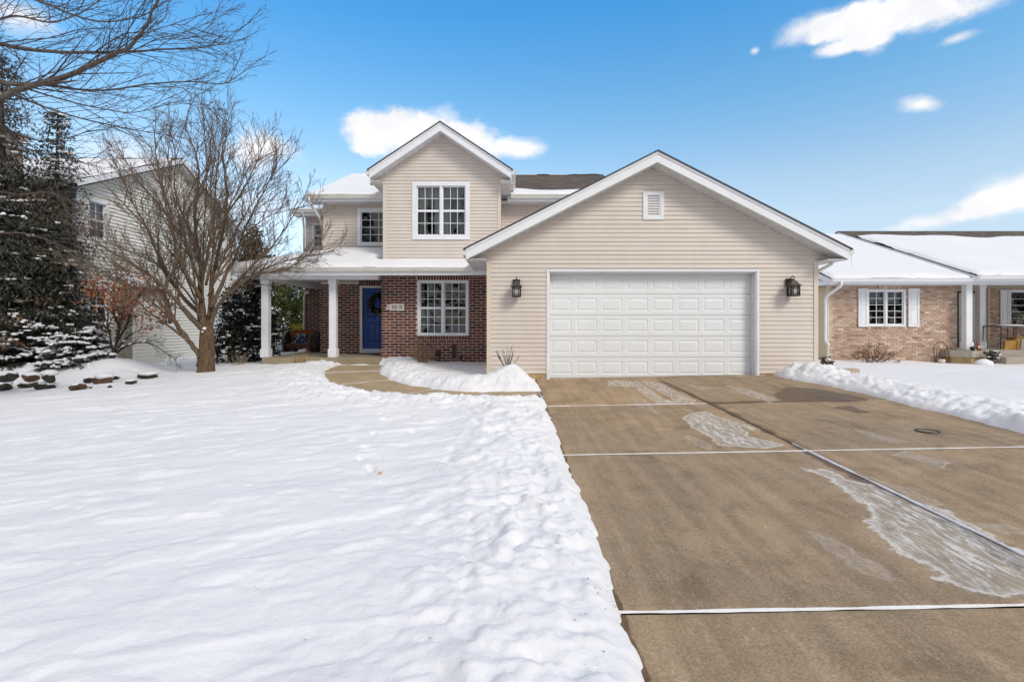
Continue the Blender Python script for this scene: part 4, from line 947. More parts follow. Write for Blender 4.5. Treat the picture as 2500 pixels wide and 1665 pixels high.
MB().box(MRX0+.05, DX0+.1, MRY0+.002, MRY0+.025, ME-.02, EZ-.032).build('fascia', M_['trim_white'], main_roof); MB().box(DX1+.2, MRX1-.05, MRY0+.002, MRY0+.025, ME-.02, EZ-.032).build('fascia', M_['trim_white'], main_roof)
gutter(main_roof, (MRX0-.02, MRY0, EZ-.02), (DX0-.05, MRY0, EZ-.02), (0, -1, 0)); gutter(main_roof, (DX1+.30, MRY0, EZ-.02), (MRX1, MRY0, EZ-.02), (0, -1, 0))
MB().box(MRX0+.05, DX0, MRY0+.026, MY, ME-.014, ME).build('soffit', M_['soffit'], main_roof); MB().box(DX1, MRX1-.05, MRY0+.026, MY, ME-.014, ME).build('soffit', M_['soffit'], main_roof)
# left rake of the main block and wing roof
MB().prism([(MRX0, MRY0, EZ-.03), (MRX0, RIDY, RIDZ-.03), (MRX0, RIDY, RIDZ-.25), (MRX0, MRY0, EZ-.25)], (.03, 0, 0)).build('rake_board', M_['trim_white'], main_roof)
MB().prism([(MX0, MY, ME), (MX0, RIDY, RIDZ-.1), (MX0, 25, ME)], (.1, 0, 0)).build('gable_end', M_['siding_tan'], main_roof)
wr = MB(); e0 = RX0-.36; y0 = 18.8
wr.add([(e0, y0, EZ), (MX0+.05, y0, EZ), (MX0+.05, y0+.8, EZ+.30), (e0+.8, y0+.8, EZ+.30), (e0, 24, EZ), (e0+.8, 24, EZ+.30), (MX0+.05, 24, EZ+.30)], [(0, 1, 2, 3), (0, 3, 5, 4), (3, 2, 6, 5)])
wroof = wr.build('roof', M_['roof_snow'], house)
MB().box(e0+.03, MX0, y0+.002, y0+.025, ME-.02, EZ-.012).build('fascia', M_['trim_white'], wroof); MB().box(e0+.03, MX0, y0+.026, RWY, ME-.014, ME).build('soffit', M_['soffit'], wroof)
gutter(wroof, (e0, y0, EZ), (MX0+.02, y0, EZ), (0, -1, 0))
pipe(wroof, [(RX0+.05, y0-.05, EZ-.12), (RX0+.05, y0-.02, EZ-.25), (RX0-.05, RWY-.06, EZ-.6), (RX0-.05, RWY-.06, 3.2)])
pipe(main_roof, [(MRX0+.10, MRY0-.07, EZ-.10), (MRX0+.10, MRY0-.05, EZ-.22), (MRX0+.30, MY-.05, EZ-.72), (MRX0+.30, MY-.05, EZ-.95), (MRX0+.24, MY+.3, EZ-1.0)])
pipe(house, [(DX0-.10, 16.2, 5.55), (DX0-.10, 16.35, 5.45), (DX0-.10, 16.5, 5.43)], .035)
MB().prism([(DX0-.55, MRY0-.128, EZ-.02), (DX0-.52, MRY0-.128, EZ+.04), (DX0-.0, MRY0-.128, EZ+.05), (DX0-.0, MRY0-.128, EZ-.02)], (0, .012, 0)).build('splash_guard', M_['gutter_white'], main_roof)
# porch: slab, columns, beams, roof
PSZ = .31; PY0 = 14.80
MB().bbox(-7.07, BX0+.06, PY0, RWY-.07, -.3, PSZ, .012).build('porch_slab', M_['porch_concrete'], house)
for cx in (-7.03, -5.09):
    col = MB().bbox(cx-.10, cx+.10, 14.90, 15.10, PSZ, 2.54, .008).build('porch_column', M_['trim_white'], house)
    MB().bbox(cx-.125, cx+.125, 14.875, 15.125, PSZ+.001, PSZ+.24, .008).build('column_base', M_['trim_white'], col)
    MB().bbox(cx-.12, cx+.12, 14.88, 15.12, 2.41, 2.538, .008).build('column_cap', M_['trim_white'], col)
PRY, PEZ, PSL = 14.40, 2.83, .345; PRX0 = -7.75
MB().box(-7.15, BX0, 14.86, 15.14, 2.54, 2.70).build('porch_beam', M_['trim_white'], house); MB().box(-7.15, -6.90, 15.141, 19.1, 2.541, 2.70).build('porch_beam', M_['trim_white'], house)
MB().box(PRX0+.06, BX0+.02, 14.46, 19.1, 2.700, 2.715).build('porch_ceiling', M_['soffit'], house)
MB().box(BX0+.021, GX0, 14.46, BY-.02, 2.715, 2.73).build('soffit', M_['soffit'], house)
pr = MB(); 
def pz(y): return PEZ+PSL*(y-PRY)
xa = PRX0+(MY-PRY)
pr.add([(PRX0, PRY, PEZ), (GX0-.42, PRY, PEZ), (GX0-.42, MY, pz(MY)), (xa, MY, pz(MY)), (PRX0, 20, PEZ), (xa, 20, pz(MY))], [(0, 1, 2, 3), (0, 3, 5, 4)])
proof = pr.build('porch_roof', M_['shingle'], house)
V = Vector((0, 1, PSL)).normalized(); vl = (MY-PRY)/V.y
roof_snow(proof, (PRX0, PRY, PEZ), (1, 0, 0), V, 0, DX0-PRX0, -.03, vl, .09, 61, edge=lambda A, B: np.minimum((A-B*V.y)*.7+.25, np.minimum(vl-.16-B+.05*np.sin(A*3), (DX0-PRX0-.03)-A+np.where(B > 1.3, -.14*(B-1.3)-.02, np.where(B > .80, -.24, .1)))), du=.05, amp=.10)
roof_snow(proof, (PRX0, PRY, PEZ), (1, 0, 0), V, DX0-PRX0-.25, GX0-.42-PRX0, -.03, (BY-PRY)/V.y+.0, .075, 62, du=.045, amp=.05)
roof_snow(proof, (PRX0, 20, PEZ), (0, -1, 0), Vector((1, 0, PSL)).normalized(), 0, 5.6, 0, 2.7, .08, 63, edge=lambda A, B: 5.55-A-B*.94+.1, du=.1)
MB().box(PRX0+.02, GX0-.06, PRY+.002, PRY+.03, 2.617, PEZ-.012).build('fascia', M_['trim_white'], proof); MB().box(PRX0+.02, PRX0+.045, PRY+.031, 20, 2.617, PEZ-.012).build('fascia', M_['trim_white'], proof)
gutter(proof, (PRX0-.0, PRY, PEZ-.004), (GX0-.47, PRY, PEZ-.004), (0, -1, 0), h=.105); gutter(proof, (PRX0, PRY, PEZ-.004), (PRX0, 20, PEZ-.004), (-1, 0, 0), h=.105)
pipe(house, [(PRX0-.06, 18.6, 2.72), (PRX0-.06, 18.6, 2.55), (-7.3, 18.95, 2.42), (-7.55, 19.12, 2.38), (-7.57, 19.12, .4)])
# ------------------------------------------------------------ left neighbour: two-storey, gable side wall facing our lawn
lh = thing('neighbour_house', 'pale grey-sided two-storey house seen behind the bare tree, with a cream brick front', 'house', (-13.1, 18, -1))
LX, LY0, LY1 = -13.1, 15.7, 24.8; lf = Frame((LX, LY0, 0), (0, 1, 0), (1, 0, 0)); LW = LY1-LY0; LE, LR = 5.62, 7.62; LB = -1.2
def lu(px): return 13.1*F/(CX-px)-LY0
LWIN = [(lu(211), lu(262), 3.90, 5.20), (lu(211), lu(266), 1.20, 2.48), (lu(393), lu(428), 1.15, 2.12)]
def lgable(mb): mb.prism([lf(0, LE, -.006), lf(LW, LE, -.006), lf(LW/2, LR, -.006)], (-.13, 0, 0))
lw = wall_core(lh, 'side_wall', lf, 0, LW, LB, LE, LWIN, M_['siding_grey'], extra=lgable)
def lspan(z):
    if z < LE: return .09, LW-.09
    k = (LR-.1-z)/(LR-LE)*LW/2; return LW/2-k, LW/2+k
BSM = [(lu(283), lu(358), -.40, -.10), (lu(520), lu(546), -.80, -.18)]
CH0, CH1 = lu(270)+.30, lu(270)+1.9
siding(lw, lf, lspan, -.95, 7.4, LWIN+BSM, M_['siding_grey'], pitch=.118, seed=71, seam=.4, lip=.034)
for a in (0, LW-.09):
    cb = MB(); fbox(cb, lf, a-.01, a+.10, -.95, LE, -.1, .028); cb.build('corner_board', M_['trim_white'], lh)
for i, w_ in enumerate(LWIN):
    window(lh, lf, *w_, units=1, cols=2, rows=(2, 2), casing=.09, cas_d=.035, recess=.02, curtain=[(w_[0]+.1, w_[1]-.1, (w_[2]+w_[3])/2-.02, w_[3]-.1, 'blind')] if i < 2 else None)
for w_ in BSM:
    window(lh, lf, *w_, units=1, cols=2, rows=(1,), casing=.05, cas_d=.03, recess=.02, trim='trim_white', name='basement_window', curtain=[(w_[0]+.05, w_[1]-.05, w_[2]+.05, w_[3]-.05, 'blind')], room=.4)
# fireplace chase with a snowy little roof
cm = MB(); fbox(cm, lf, CH0, CH1, LB, 2.50, .0, .50); cm.prism([lf(CH0, 2.5, .0), lf(CH0, 2.5, .50), lf(CH0, 2.78, .0)], (0, CH1-CH0, 0)); chase = cm.build('chimney_chase', M_['siding_grey'], lh)
cf = Frame(lf(CH0, 0, 0), (-1, 0, 0), (0, -1, 0))
siding(chase, Frame(lf(CH0, 0, 0.0), (1, 0, 0), (0, -1, 0)), lambda z: (.0, .50), -.9, 2.48, [], M_['wood_grey'], pitch=.118, seed=72, seam=0)
siding(chase, Frame(lf(0, 0, .50), (0, 1, 0), (1, 0, 0)), lambda z: (CH0, CH1), -.9, 2.48, [], M_['siding_grey'], pitch=.118, seed=77, seam=0)
rp = MB().prism([lf(CH0-.12, 2.44, .62), lf(CH0-.12, 2.50, .62), lf(CH0-.12, 2.90, 0), lf(CH0-.12, 2.84, 0)], (0, CH1-CH0+.24, 0)); rr_ = rp.build('chase_roof', M_['wood_brown'], lh)
roof_snow(rr_, lf(CH0-.1, 2.505, .62), (0, 1, 0), Vector((-.62, 0, .40)).normalized(), 0, CH1-CH0+.2, .02, .70, .07, 73, du=.05)
# roof and front
for s_ in (0, 1):
    yA = LY0-.4 if s_ == 0 else LY1+.4; zA = LE-.09; ym = LY0+LW/2
    rf = MB().prism([(LX+.40, yA, zA), (LX+.40, ym, LR+.10), (LX+.40, ym, LR+.06), (LX+.40, yA, zA-.04)], (-13, 0, 0)).build('roof', M_['shingle'], lh)
    MB().prism([(LX+.405, yA, zA-.02), (LX+.405, ym, LR+.08), (LX+.405, ym, LR-.10), (LX+.405, yA, zA-.20)], (-.03, 0, 0)).build('rake_board', M_['trim_white'], rf)
    MB().add([(LX, yA, zA-.25), (LX+.375, yA, zA-.25), (LX+.375, ym, LR-.15), (LX, ym, LR-.15)], [(0, 1, 2, 3)]).build('soffit', M_['soffit'], rf)
    if s_ == 0:
        V = Vector((0, ym-yA, LR+.10-zA)).normalized(); roof_snow(rf, (LX+.40, yA, zA), (-1, 0, 0), V, 0, 12.5, 0, math.hypot(ym-yA, LR+.1-zA), .08, 74, edge=lambda A, B: 4.7-B+.2*np.sin(A*3), du=.14)
        gutter(rf, (LX+.4, yA, zA-.02), (LX-12, yA, zA-.02), (0, -1, 0))
frf = front(LY0)
fw = wall_core(lh, 'front_wall', frf, LX-12, LX-.002, LB, LE-.1, [], M_['mortar_tan'], d0=-.14, d1=.0)
cst = MB(); bricks(fw, frf, LX-4.5, LX-.05, -.6, LE-.12, [], M_['brick_cream'], 'cream', L=.24, H=.064, J=.017, proud=.006, budget=0, seed=75, stuff=cst); cst.build('brick_rest', M_['brick_cream'], fw, kind='stuff')
ck = MB().box(-16.3, -14.6, 15.0, 15.6, LB, 6.75); ck.box(-16.38, -14.52, 14.92, 15.68, 6.75, 6.90); ch = ck.build('chimney', M_['mortar_tan'], lh)
cst = MB(); bricks(ch, front(15.0), -16.3, -14.6, 3.0, 6.74, [], M_['brick_cream'], 'cream', L=.24, H=.064, J=.017, proud=.005, budget=150, seed=76, stuff=cst, prefer=(-14.9, 6.0)); cst.build('brick_rest', M_['brick_cream'], ch, kind='stuff')
# ------------------------------------------------------------ right neighbour: low brick house
rh = thing('brick_house', 'low tan brick house with a snow-covered roof beyond the garage', 'house', (13, 18, 0))
NY = 17.0; nf = front(NY); NX0, NX1 = 10.40, 14.62
NW = (PX(2117, NY), PX(2211, NY), PZ(797, NY), PZ(706.5, NY))
nw = wall_core(rh, 'brick_wall', nf, NX0+.004, NX1, -.3, 2.66, [NW], M_['mortar_tan'], d1=-.007, extra=lambda mb: mb.box(NX1-.14, NX1, NY+.15, 19.6, -.3, 2.66))
nst = MB()
bricks(nw, nf, NX0, NX1, -.10, 2.66, [(NW[0]-.01, NW[1]+.01, NW[2]-.10, NW[3]+.23)], M_['brick_tan'], 'tan', L=.190, H=.055, J=.013, proud=.004, budget=250, seed=81, stuff=nst, prefer=(12.3, 1.7))
nst.build('brick_rest', M_['brick_tan'], nw, kind='stuff')
soldiers(nw, nf, NW[0]-.01, NW[1]+.01, NW[3]+.01, NW[3]+.21, M_['brick_tan'], 'nsold', w=.055, J=.013, proud=.006); soldiers(nw, nf, NW[0]-.03, NW[1]+.03, NW[2]-.095, NW[2]-.008, M_['brick_tan'], 'nsill', w=.055, J=.013, proud=.016)
window(rh, nf, *NW, units=2, cols=2, rows=(5,), casing=.055, cas_d=.01, recess=.03, curtain=[(NW[0]+.06, NW[1]-.06, NW[3]-.45, NW[3]-.05, 'blind')])
def shutter(fr, u0, u1, z0, z1):
    mb = MB(); t = .05
    fbox(mb, fr, u0, u0+t, z0, z1, .014, .05); fbox(mb, fr, u1-t, u1, z0, z1, .014, .05)
    for a, c in ((z0, z0+t+.02), ((z0+z1)/2-.04, (z0+z1)/2+.04), (z1-t-.02, z1)): fbox(mb, fr, u0+t, u1-t, a, c, .014, .049)
    s_ = mb.build('shutter', M_['trim_white'], rh)
    for a, c in ((z0+t+.02, (z0+z1)/2-.04), ((z0+z1)/2+.04, z1-t-.02)):
        q = MB(); fbox(q, fr, u0+t, u1-t, a, c, .014, .032); fbox(q, fr, u0+t+.03, u1-t-.03, a+.03, c-.03, .032, .042); q.build('shutter_panel', M_['trim_white'], s_)
shutter(nf, PX(2094, NY), PX(2116.5, NY), PZ(798, NY), PZ(704.5, NY)); shutter(nf, PX(2216, NY), PX(2242, NY), PZ(798, NY), PZ(704.5, NY))
sf = Frame((NX0, NY, 0), (0, 1, 0), (-1, 0, 0))
sw = wall_core(rh, 'side_wall', sf, .0, 8, .12, 2.62, [], M_['siding_yellow'], d1=-.002); siding(sw, sf, lambda z: (.09, 8), .16, 2.6, [], M_['siding_yellow'], pitch=.105, seed=82, seam=0)
MB().box(NX0+.005, NX0+.13, NY+.15, 25, -.4, .12).build('foundation', M_['concrete_wall'], rh)
cb = MB(); fbox(cb, sf, -.012, .09, .12, 2.62, -.03, .026); cb.build('corner_board', M_['trim_cream'], rh)
def low_roof(x0, x1, ye, ze, yr, zr, seed, topbare):
    rf = MB().prism([(x0, ye, ze), (x0, yr, zr), (x0, yr, zr-.03), (x0, ye, ze-.03)], (x1-x0, 0, 0)).build('roof', M_['shingle'], rh)
    MB().prism([(x0, yr, zr), (x0, 2*yr-ye, ze), (x0, 2*yr-ye, ze-.03), (x0, yr, zr-.03)], (x1-x0, 0, 0)).build('roof_back', M_['shingle'], rf)
    V = Vector((0, yr-ye, zr-ze)).normalized(); L_ = math.hypot(yr-ye, zr-ze)
    roof_snow(rf, (x0, ye, ze), (1, 0, 0), V, .02, x1-x0, -.03, L_, .08, seed, edge=lambda A, B: L_-topbare-B+.25*np.sin(A*.9)+.12*np.sin(A*2.3), du=.09, amp=.25 if topbare > .2 else .06)
    MB().prism([(x0-.012, ye, ze-.0), (x0-.012, yr, zr-.0), (x0-.012, yr, zr-.025), (x0-.012, ye, ze-.025)], (.03, 0, 0)).build('drip_edge', M_['drip_edge'], rf)
    MB().prism([(x0, ye, ze-.032), (x0, yr, zr-.032), (x0, yr, zr-.24), (x0, ye, ze-.22)], (.03, 0, 0)).build('rake_board', M_['trim_white'], rf)
    MB().box(x0+.03, x1, ye+.002, ye+.025, ze-.20, ze-.032).build('fascia', M_['trim_white'], rf)
    gutter(rf, (x0+.02, ye, ze-.012), (x1, ye, ze-.012), (0, -1, 0), 'trim_white'); return rf
r1 = low_roof(10.12, 14.60, 16.42, 2.72, 23.2, 5.27, 83, .05)
r2 = low_roof(14.60, 25.0, 16.28, 2.80, 23.2, 5.40, 84, 1.35)
MB().box(10.15, 14.58, 16.45, NY, 2.515, 2.53).build('soffit', M_['soffit'], rh)
MB().prism([(10.155, 16.45, 2.52), (10.155, NY+2, 2.52), (10.155, NY+2, 3.25)], (.02, 0, 0)).build('gable_return', M_['trim_white'], rh)
pipe(rh, [(10.42, 16.36, 2.62), (10.42, 16.36, 2.46), (10.28, 16.72, 2.24), (10.27, 16.92, 2.12), (10.27, 16.93, .72), (10.22, 16.7, .62), (10.10, 16.5, .60)], .045, 'trim_white')
# porch of the low house
psl = .42
MB().prism([(14.06, 17.0, psl-.2), (14.06, 16.60, psl-.2), (14.42, 16.22, psl-.2), (15.25, 16.50, psl-.2), (15.6, 17.0, psl-.2), (15.6, 19.4, psl-.2), (14.64, 19.4, psl-.2), (14.64, 17.0, psl-.2)], (0, 0, .2)).build('porch_slab', M_['step_concrete'], rh)
MB().prism([(14.10, 16.98, -.3), (14.10, 16.64, -.3), (14.43, 16.27, -.3), (15.2, 16.54, -.3), (15.5, 16.98, -.3)], (0, 0, .52)).build('foundation', M_['concrete_wall'], rh)
MB().bbox(15.604, 25, 16.72, 19.4, -.3, psl, .01).build('porch_slab', M_['step_concrete'], rh); MB().bbox(15.5, 25, 16.25, 16.715, -.3, psl-.19, .01).build('step', M_['step_concrete'], rh)
for cx, cy in ((14.71, 16.75), (16.32, 18.05)):
    col = MB().bbox(cx-.10, cx+.10, cy-.10, cy+.10, psl, 2.66, .008).build('porch_column', M_['trim_white'], rh)
    MB().bbox(cx-.125, cx+.125, cy-.125, cy+.125, psl+.001, psl+.26, .008).build('column_base', M_['trim_white'], col); MB().bbox(cx-.12, cx+.12, cy-.12, cy+.12, 2.50, 2.655, .008).build('column_cap', M_['trim_white'], col)
MB().box(14.62, 25, 16.62, 16.9, 2.52, 2.66).build('porch_beam', M_['trim_white'], rh); MB().box(14.65, 25, 16.31, 19.4, 2.661, 2.675).build('porch_ceiling', M_['soffit'], rh)
BYN = 19.4; pf = front(BYN); PW = (PX(2463, BYN), PX(2463, BYN)+1.5, PZ(799, BYN), PZ(708, BYN)); SD = (PX(2333, BYN), PX(2333, BYN)+.95, psl, psl+2.05)
pwn = wall_core(rh, 'porch_wall', pf, 14.62, 25, -.3, 2.66, [PW, SD], M_['mortar_tan'])
nst = MB(); bricks(pwn, pf, PX(2412, BYN), 20.5, psl, 2.66, [(PW[0], PW[1], PW[2], PW[3])], M_['brick_tan'], 'tan', L=.190, H=.055, J=.013, proud=.004, budget=0, seed=85, stuff=nst); nst.build('brick_rest', M_['brick_tan'], pwn, kind='stuff')
siding(pwn, pf, lambda z: (SD[1]+.05, PX(2410, BYN)), psl, 2.6, [], M_['siding_yellow'], pitch=.105, seed=86, seam=0)
cb = MB(); fbox(cb, pf, PX(2410, BYN), PX(2413, BYN), psl, 2.62, -.02, .05); cb.build('corner_board', M_['trim_cream'], rh)
window(rh, pf, *PW, units=1, cols=2, rows=(5,), casing=.06, cas_d=.03, recess=.03); shutter(pf, PX(2440, BYN), PX(2461, BYN), PZ(800, BYN), PZ(708, BYN))
dd = MB(); fbox(dd, pf, SD[0], SD[0]+.09, SD[2], SD[3], -.14, .04); fbox(dd, pf, SD[1]-.06, SD[1], SD[2], SD[3], -.14, .04); fbox(dd, pf, SD[0]+.09, SD[1]-.06, SD[3]-.06, SD[3], -.14, .04); sdf = dd.build('door_frame', M_['plastic_black'], rh)
dd = MB(); fbox(dd, pf, SD[0]+.09, SD[1]-.06, SD[2], SD[3]-.06, -.12, -.02); fbox(dd, pf, SD[0]+.18, SD[1]-.15, SD[2]+.2, SD[2]+.85, -.02, -.012); dr_ = dd.build('front_door', M_['door_white'], rh)
MB().tube([pf(SD[0]+.16, SD[2]+1.0, .0), pf(SD[0]+.16, SD[2]+1.0, .05), pf(SD[0]+.26, SD[2]+1.0, .05)], .012, 6).build('handle', M_['iron_black'], dr_)
# ------------------------------------------------------------ plants
def rot_dir(d, ang, az):
    d = d.normalized(); o = d.orthogonal().normalized(); o.rotate(Matrix.Rotation(az, 3, d)); return (d*math.cos(ang)+o*math.sin(ang)).normalized()
def smooth_path(pts, sub=4):
    P_ = [Vector(p) for p in pts]; out = []
    for i in range(len(P_)-1):
        p0, p1, p2, p3 = P_[max(i-1, 0)], P_[i], P_[i+1], P_[min(i+2, len(P_)-1)]
        for k in range(sub):
            t = k/sub; out.append(.5*((2*p1)+(p2-p0)*t+(2*p0-5*p1+4*p2-p3)*t*t+(3*p1-p0-3*p2+p3)*t**3))
    out.append(P_[-1]); return out
class Tree:
    def __init__(s, seed, minr=.0028): s.minr = minr; s.taper = .8; s.r = random.Random(seed); s.wood = MB(); s.twig = MB(); s.tips = []
    def branch(s, p, d, L, rad, lvl, maxl, up=.25, wig=.18, kids=None, ang=(.45, .9), seg=.22, ratio=(.35, .65), rr=.55, thin=.012):
        r = s.r; n = max(3, int(L/seg)); pts = [p.copy()]; d = d.normalized()
        for i in range(n):
            d = (d+Vector((r.gauss(0, wig), r.gauss(0, wig), r.gauss(0, wig)+up*.12))).normalized(); p = p+d*(L/n); pts.append(p.copy())
        rad_end = max(s.minr*.6, rad*.28)
        radii = [rad+(rad_end-rad)*(i/n) for i in range(n+1)]
        (s.wood if rad > thin else s.twig).tube(pts, radii, 6 if rad > .03 else (4 if rad > .008 else 3), cap=False)
        s.tips.append((pts[-1], d))
        if lvl >= maxl: return
        k = kids[lvl] if kids else max(2, int(L*3))
        for j in range(k):
            t = .18+.8*(j+r.random())/k; i = min(n-1, int(t*n)); q = pts[i]+(pts[i+1]-pts[i])*(t*n-i); dd = (pts[i+1]-pts[i]).normalized()
            nd = rot_dir(dd, r.uniform(*ang), r.uniform(0, 6.283)); nd = (nd+Vector((0, 0, up*.6))).normalized()
            s.branch(q, nd, L*r.uniform(*ratio)*(1.1-.5*t), max(s.minr, radii[i]*rr), lvl+1, maxl, up, wig, kids, ang, max(.05, seg*.6), ratio, rr, thin)
    def limb(s, pts, r0, r1, sides=7):
        P_ = smooth_path(pts, 4); n = len(P_)
        P_ = [q+Vector((s.r.gauss(0, r0*.12), s.r.gauss(0, r0*.12), 0)) if 0 < i else q for i, q in enumerate(P_)]
        R_ = [r0+(r1-r0)*(i/(n-1))**s.taper for i in range(n)]; s.wood.tube(P_, R_, sides); return P_, R_
    def dress(s, P_, R_, start, every, L, lvl, maxl, up, kids, ang=(.4, .85), wig=.16, ratio=(.35, .65), rr=.5, rk=.5, planar=None, thin=.012):
        acc = 0; tot = sum((b-a).length for a, b in zip(P_[:-1], P_[1:])); run = 0
        for i in range(len(P_)-1):
            ln = (P_[i+1]-P_[i]).length; run += ln; acc += ln
            while acc > every:
                acc -= every
                if run/tot < start: continue
                t = run/tot; d = (P_[i+1]-P_[i]).normalized(); nd = rot_dir(d, s.r.uniform(*ang), s.r.uniform(0, 6.283))
                if planar: nd.y *= planar
                nd = (nd+Vector((0, 0, up*.8))).normalized()
                s.branch(P_[i]+(P_[i+1]-P_[i])*s.r.random(), nd, L*s.r.uniform(.55, 1.15)*(1.1-.45*t), max(s.minr*2.2, R_[i]*rk), lvl, maxl, up, wig, kids, ang, .16, ratio, rr, thin)
# ---- the bare tree on the lawn
TY = 13.5
def z2(x, y, dy=0):                                  # point picked in the photo, at the tree's distance plus dy
    return P(x*.36994, 400+y*.36994, TY+dy)
def bare_tree():
    tr = Tree(5, .0044); tr.taper = .45; base = P(503, 912, TY); gz = sz(base.x, base.y)-.1
    t = thing('bare_tree', 'big bare multi-stemmed tree with spreading crown standing on the snowy lawn', 'tree', (base.x, TY, gz))
    tk = MB(); pts = [Vector((base.x, TY, gz)), P(504, 890, TY), P(505, 860, TY), P(505, 830, TY), P(506, 805, TY), P(506, 790, TY)]
    tk.tube(smooth_path(pts, 4), [.27, .235, .215, .205, .20, .195, .19, .187, .185, .183, .18, .18, .178, .176, .174, .17, .16, .14, .12, .10, .07], 14)
    tk.build('trunk', M_['bark_brown'], t, smooth=True)
    limbs = [
        ([z2(1318, 1335), z2(1306, 1250, -.1), z2(1240, 1165, -.2), z2(1172, 1065, -.4), z2(1112, 960, -.5), z2(1092, 870, -.6), z2(1100, 790, -.6), z2(1150, 690, -.6), z2(1162, 560, -.6), z2(1140, 420, -.6), z2(1120, 300, -.6)], .105, .03),
        ([z2(1350, 1100), z2(1260, 1020, -.3), z2(1180, 920, -.6), z2(1060, 790, -.9), z2(920, 690, -1.2), z2(770, 600, -1.4), z2(640, 520, -1.5), z2(560, 440, -1.6)], .10, .016),
        ([z2(1350, 1080), z2(1330, 900, .1), z2(1322, 700, .2), z2(1300, 520, .3), z2(1290, 300, .3), z2(1310, 100, .3), z2(1290, -60, .3), z2(1230, -230, .3)], .13, .016),
        ([z2(1375, 1090), z2(1392, 900, .3), z2(1402, 760, .5), z2(1445, 560, .7), z2(1492, 340, .9), z2(1500, 200, 1.0), z2(1475, 0, 1.0), z2(1470, -100, 1.0), z2(1500, -200, 1.0)], .11, .014),
        ([z2(1385, 1080), z2(1420, 980, -.1), z2(1470, 900, -.2), P(602, 683, TY-.4), P(640, 668, TY-.5), P(701, 655, TY-.7), P(740, 630, TY-.8), P(775, 600, TY-.9)], .095, .012),
        ([z2(1345, 1010), z2(1225, 900, .3), z2(1105, 740, .6), z2(1040, 600, .8), z2(980, 450, 1.0), z2(900, 300, 1.2), z2(830, 150, 1.3), z2(770, 20, 1.4)], .09, .014),
        ([z2(1335, 900), z2(1240, 740, -.4), z2(1175, 600, -.6), z2(1130, 430, -.8), z2(1090, 250, -.9), z2(1050, 80, -1.0), z2(1030, -110, -1.0)], .085, .014),
        ([z2(1395, 950), z2(1480, 760, .4), z2(1560, 600, .6), z2(1610, 450, .8), z2(1690, 280, .9), z2(1770, 130, 1.0), z2(1830, 0, 1.0)], .085, .012),
        ([z2(1470, 900, -.2), z2(1560, 780, -.3), z2(1680, 660, -.5), z2(1800, 540, -.6), z2(1900, 400, -.7), z2(1960, 300, -.7)], .06, .010),
        ([z2(1330, 760, .2), z2(1380, 560, -.3), z2(1400, 330, -.5), z2(1390, 120, -.6), z2(1420, -60, -.6), z2(1400, -200, -.6)], .07, .012),
        ([z2(1300, 520, .3), z2(1200, 330, .6), z2(1150, 150, .8), z2(1160, -30, .8), z2(1130, -180, .9)], .055, .010),
        ([z2(1490, 340, .9), z2(1600, 180, .9), z2(1680, 20, 1.0), z2(1740, -120, 1.0)], .05, .010),
        ([z2(1240, 1165, -.2), z2(1100, 1060, -.6), z2(960, 960, -.9), z2(850, 830, -1.1), z2(700, 720, -1.3), z2(560, 640, -1.4)], .05, .010)]
    for k in range(11):                                # thinner stems filling the dome of the crown
        th = R(-100+200*(k+.5*tr.r.random())/11); rad = tr.r.uniform(.8, 1.04); ex, ey = 497+285*math.sin(th)*rad, 628-335*max(-.12, math.cos(th))*rad
        sx, sy = 500+16*math.sin(th)+tr.r.uniform(-8, 8), tr.r.uniform(690, 800); dy = tr.r.uniform(-1.5, 1.5)
        p0 = P(sx, sy, TY); p3 = P(ex, ey, TY+dy); p1 = p0+(p3-p0)*.3+Vector((0, 0, .45)); p2 = p0+(p3-p0)*.68+Vector((tr.r.uniform(-.25, .25), 0, .35))
        limbs.append(([p0, p1, p2, p3], .042, .009))
    for pts, r0, r1 in limbs:
        P_, R_ = tr.limb(pts, r0*.86, r1*.8); tr.dress(P_, R_, .22, .145, 1.3, 0, 2, .26, [6, 3, 0], ang=(.35, .85), planar=.8, rk=.40, wig=.11, ratio=(.35, .6))
        tr.branch(P_[-1], (P_[-1]-P_[-3]), .9, r1, 0, 2, .35, .14, [6, 4, 0], (.3, .7), .12)
    tr.wood.build('limbs', M_['bark_limb'], t, smooth=True); tr.twig.build('crown', M_['twig_brown'], t, kind='stuff')
    sn_ = MB()
    for px, py, w in ((499, 802, .05), (494, 810, .03)):
        q = P(px, py, TY-.2); sn_.sphere((q.x, q.y, q.z), (w, w, w*.8), 8, 6, .12, int(px))
    sn_.build('snow', M_['snow'], t, smooth=True, kind='stuff')
bare_tree()
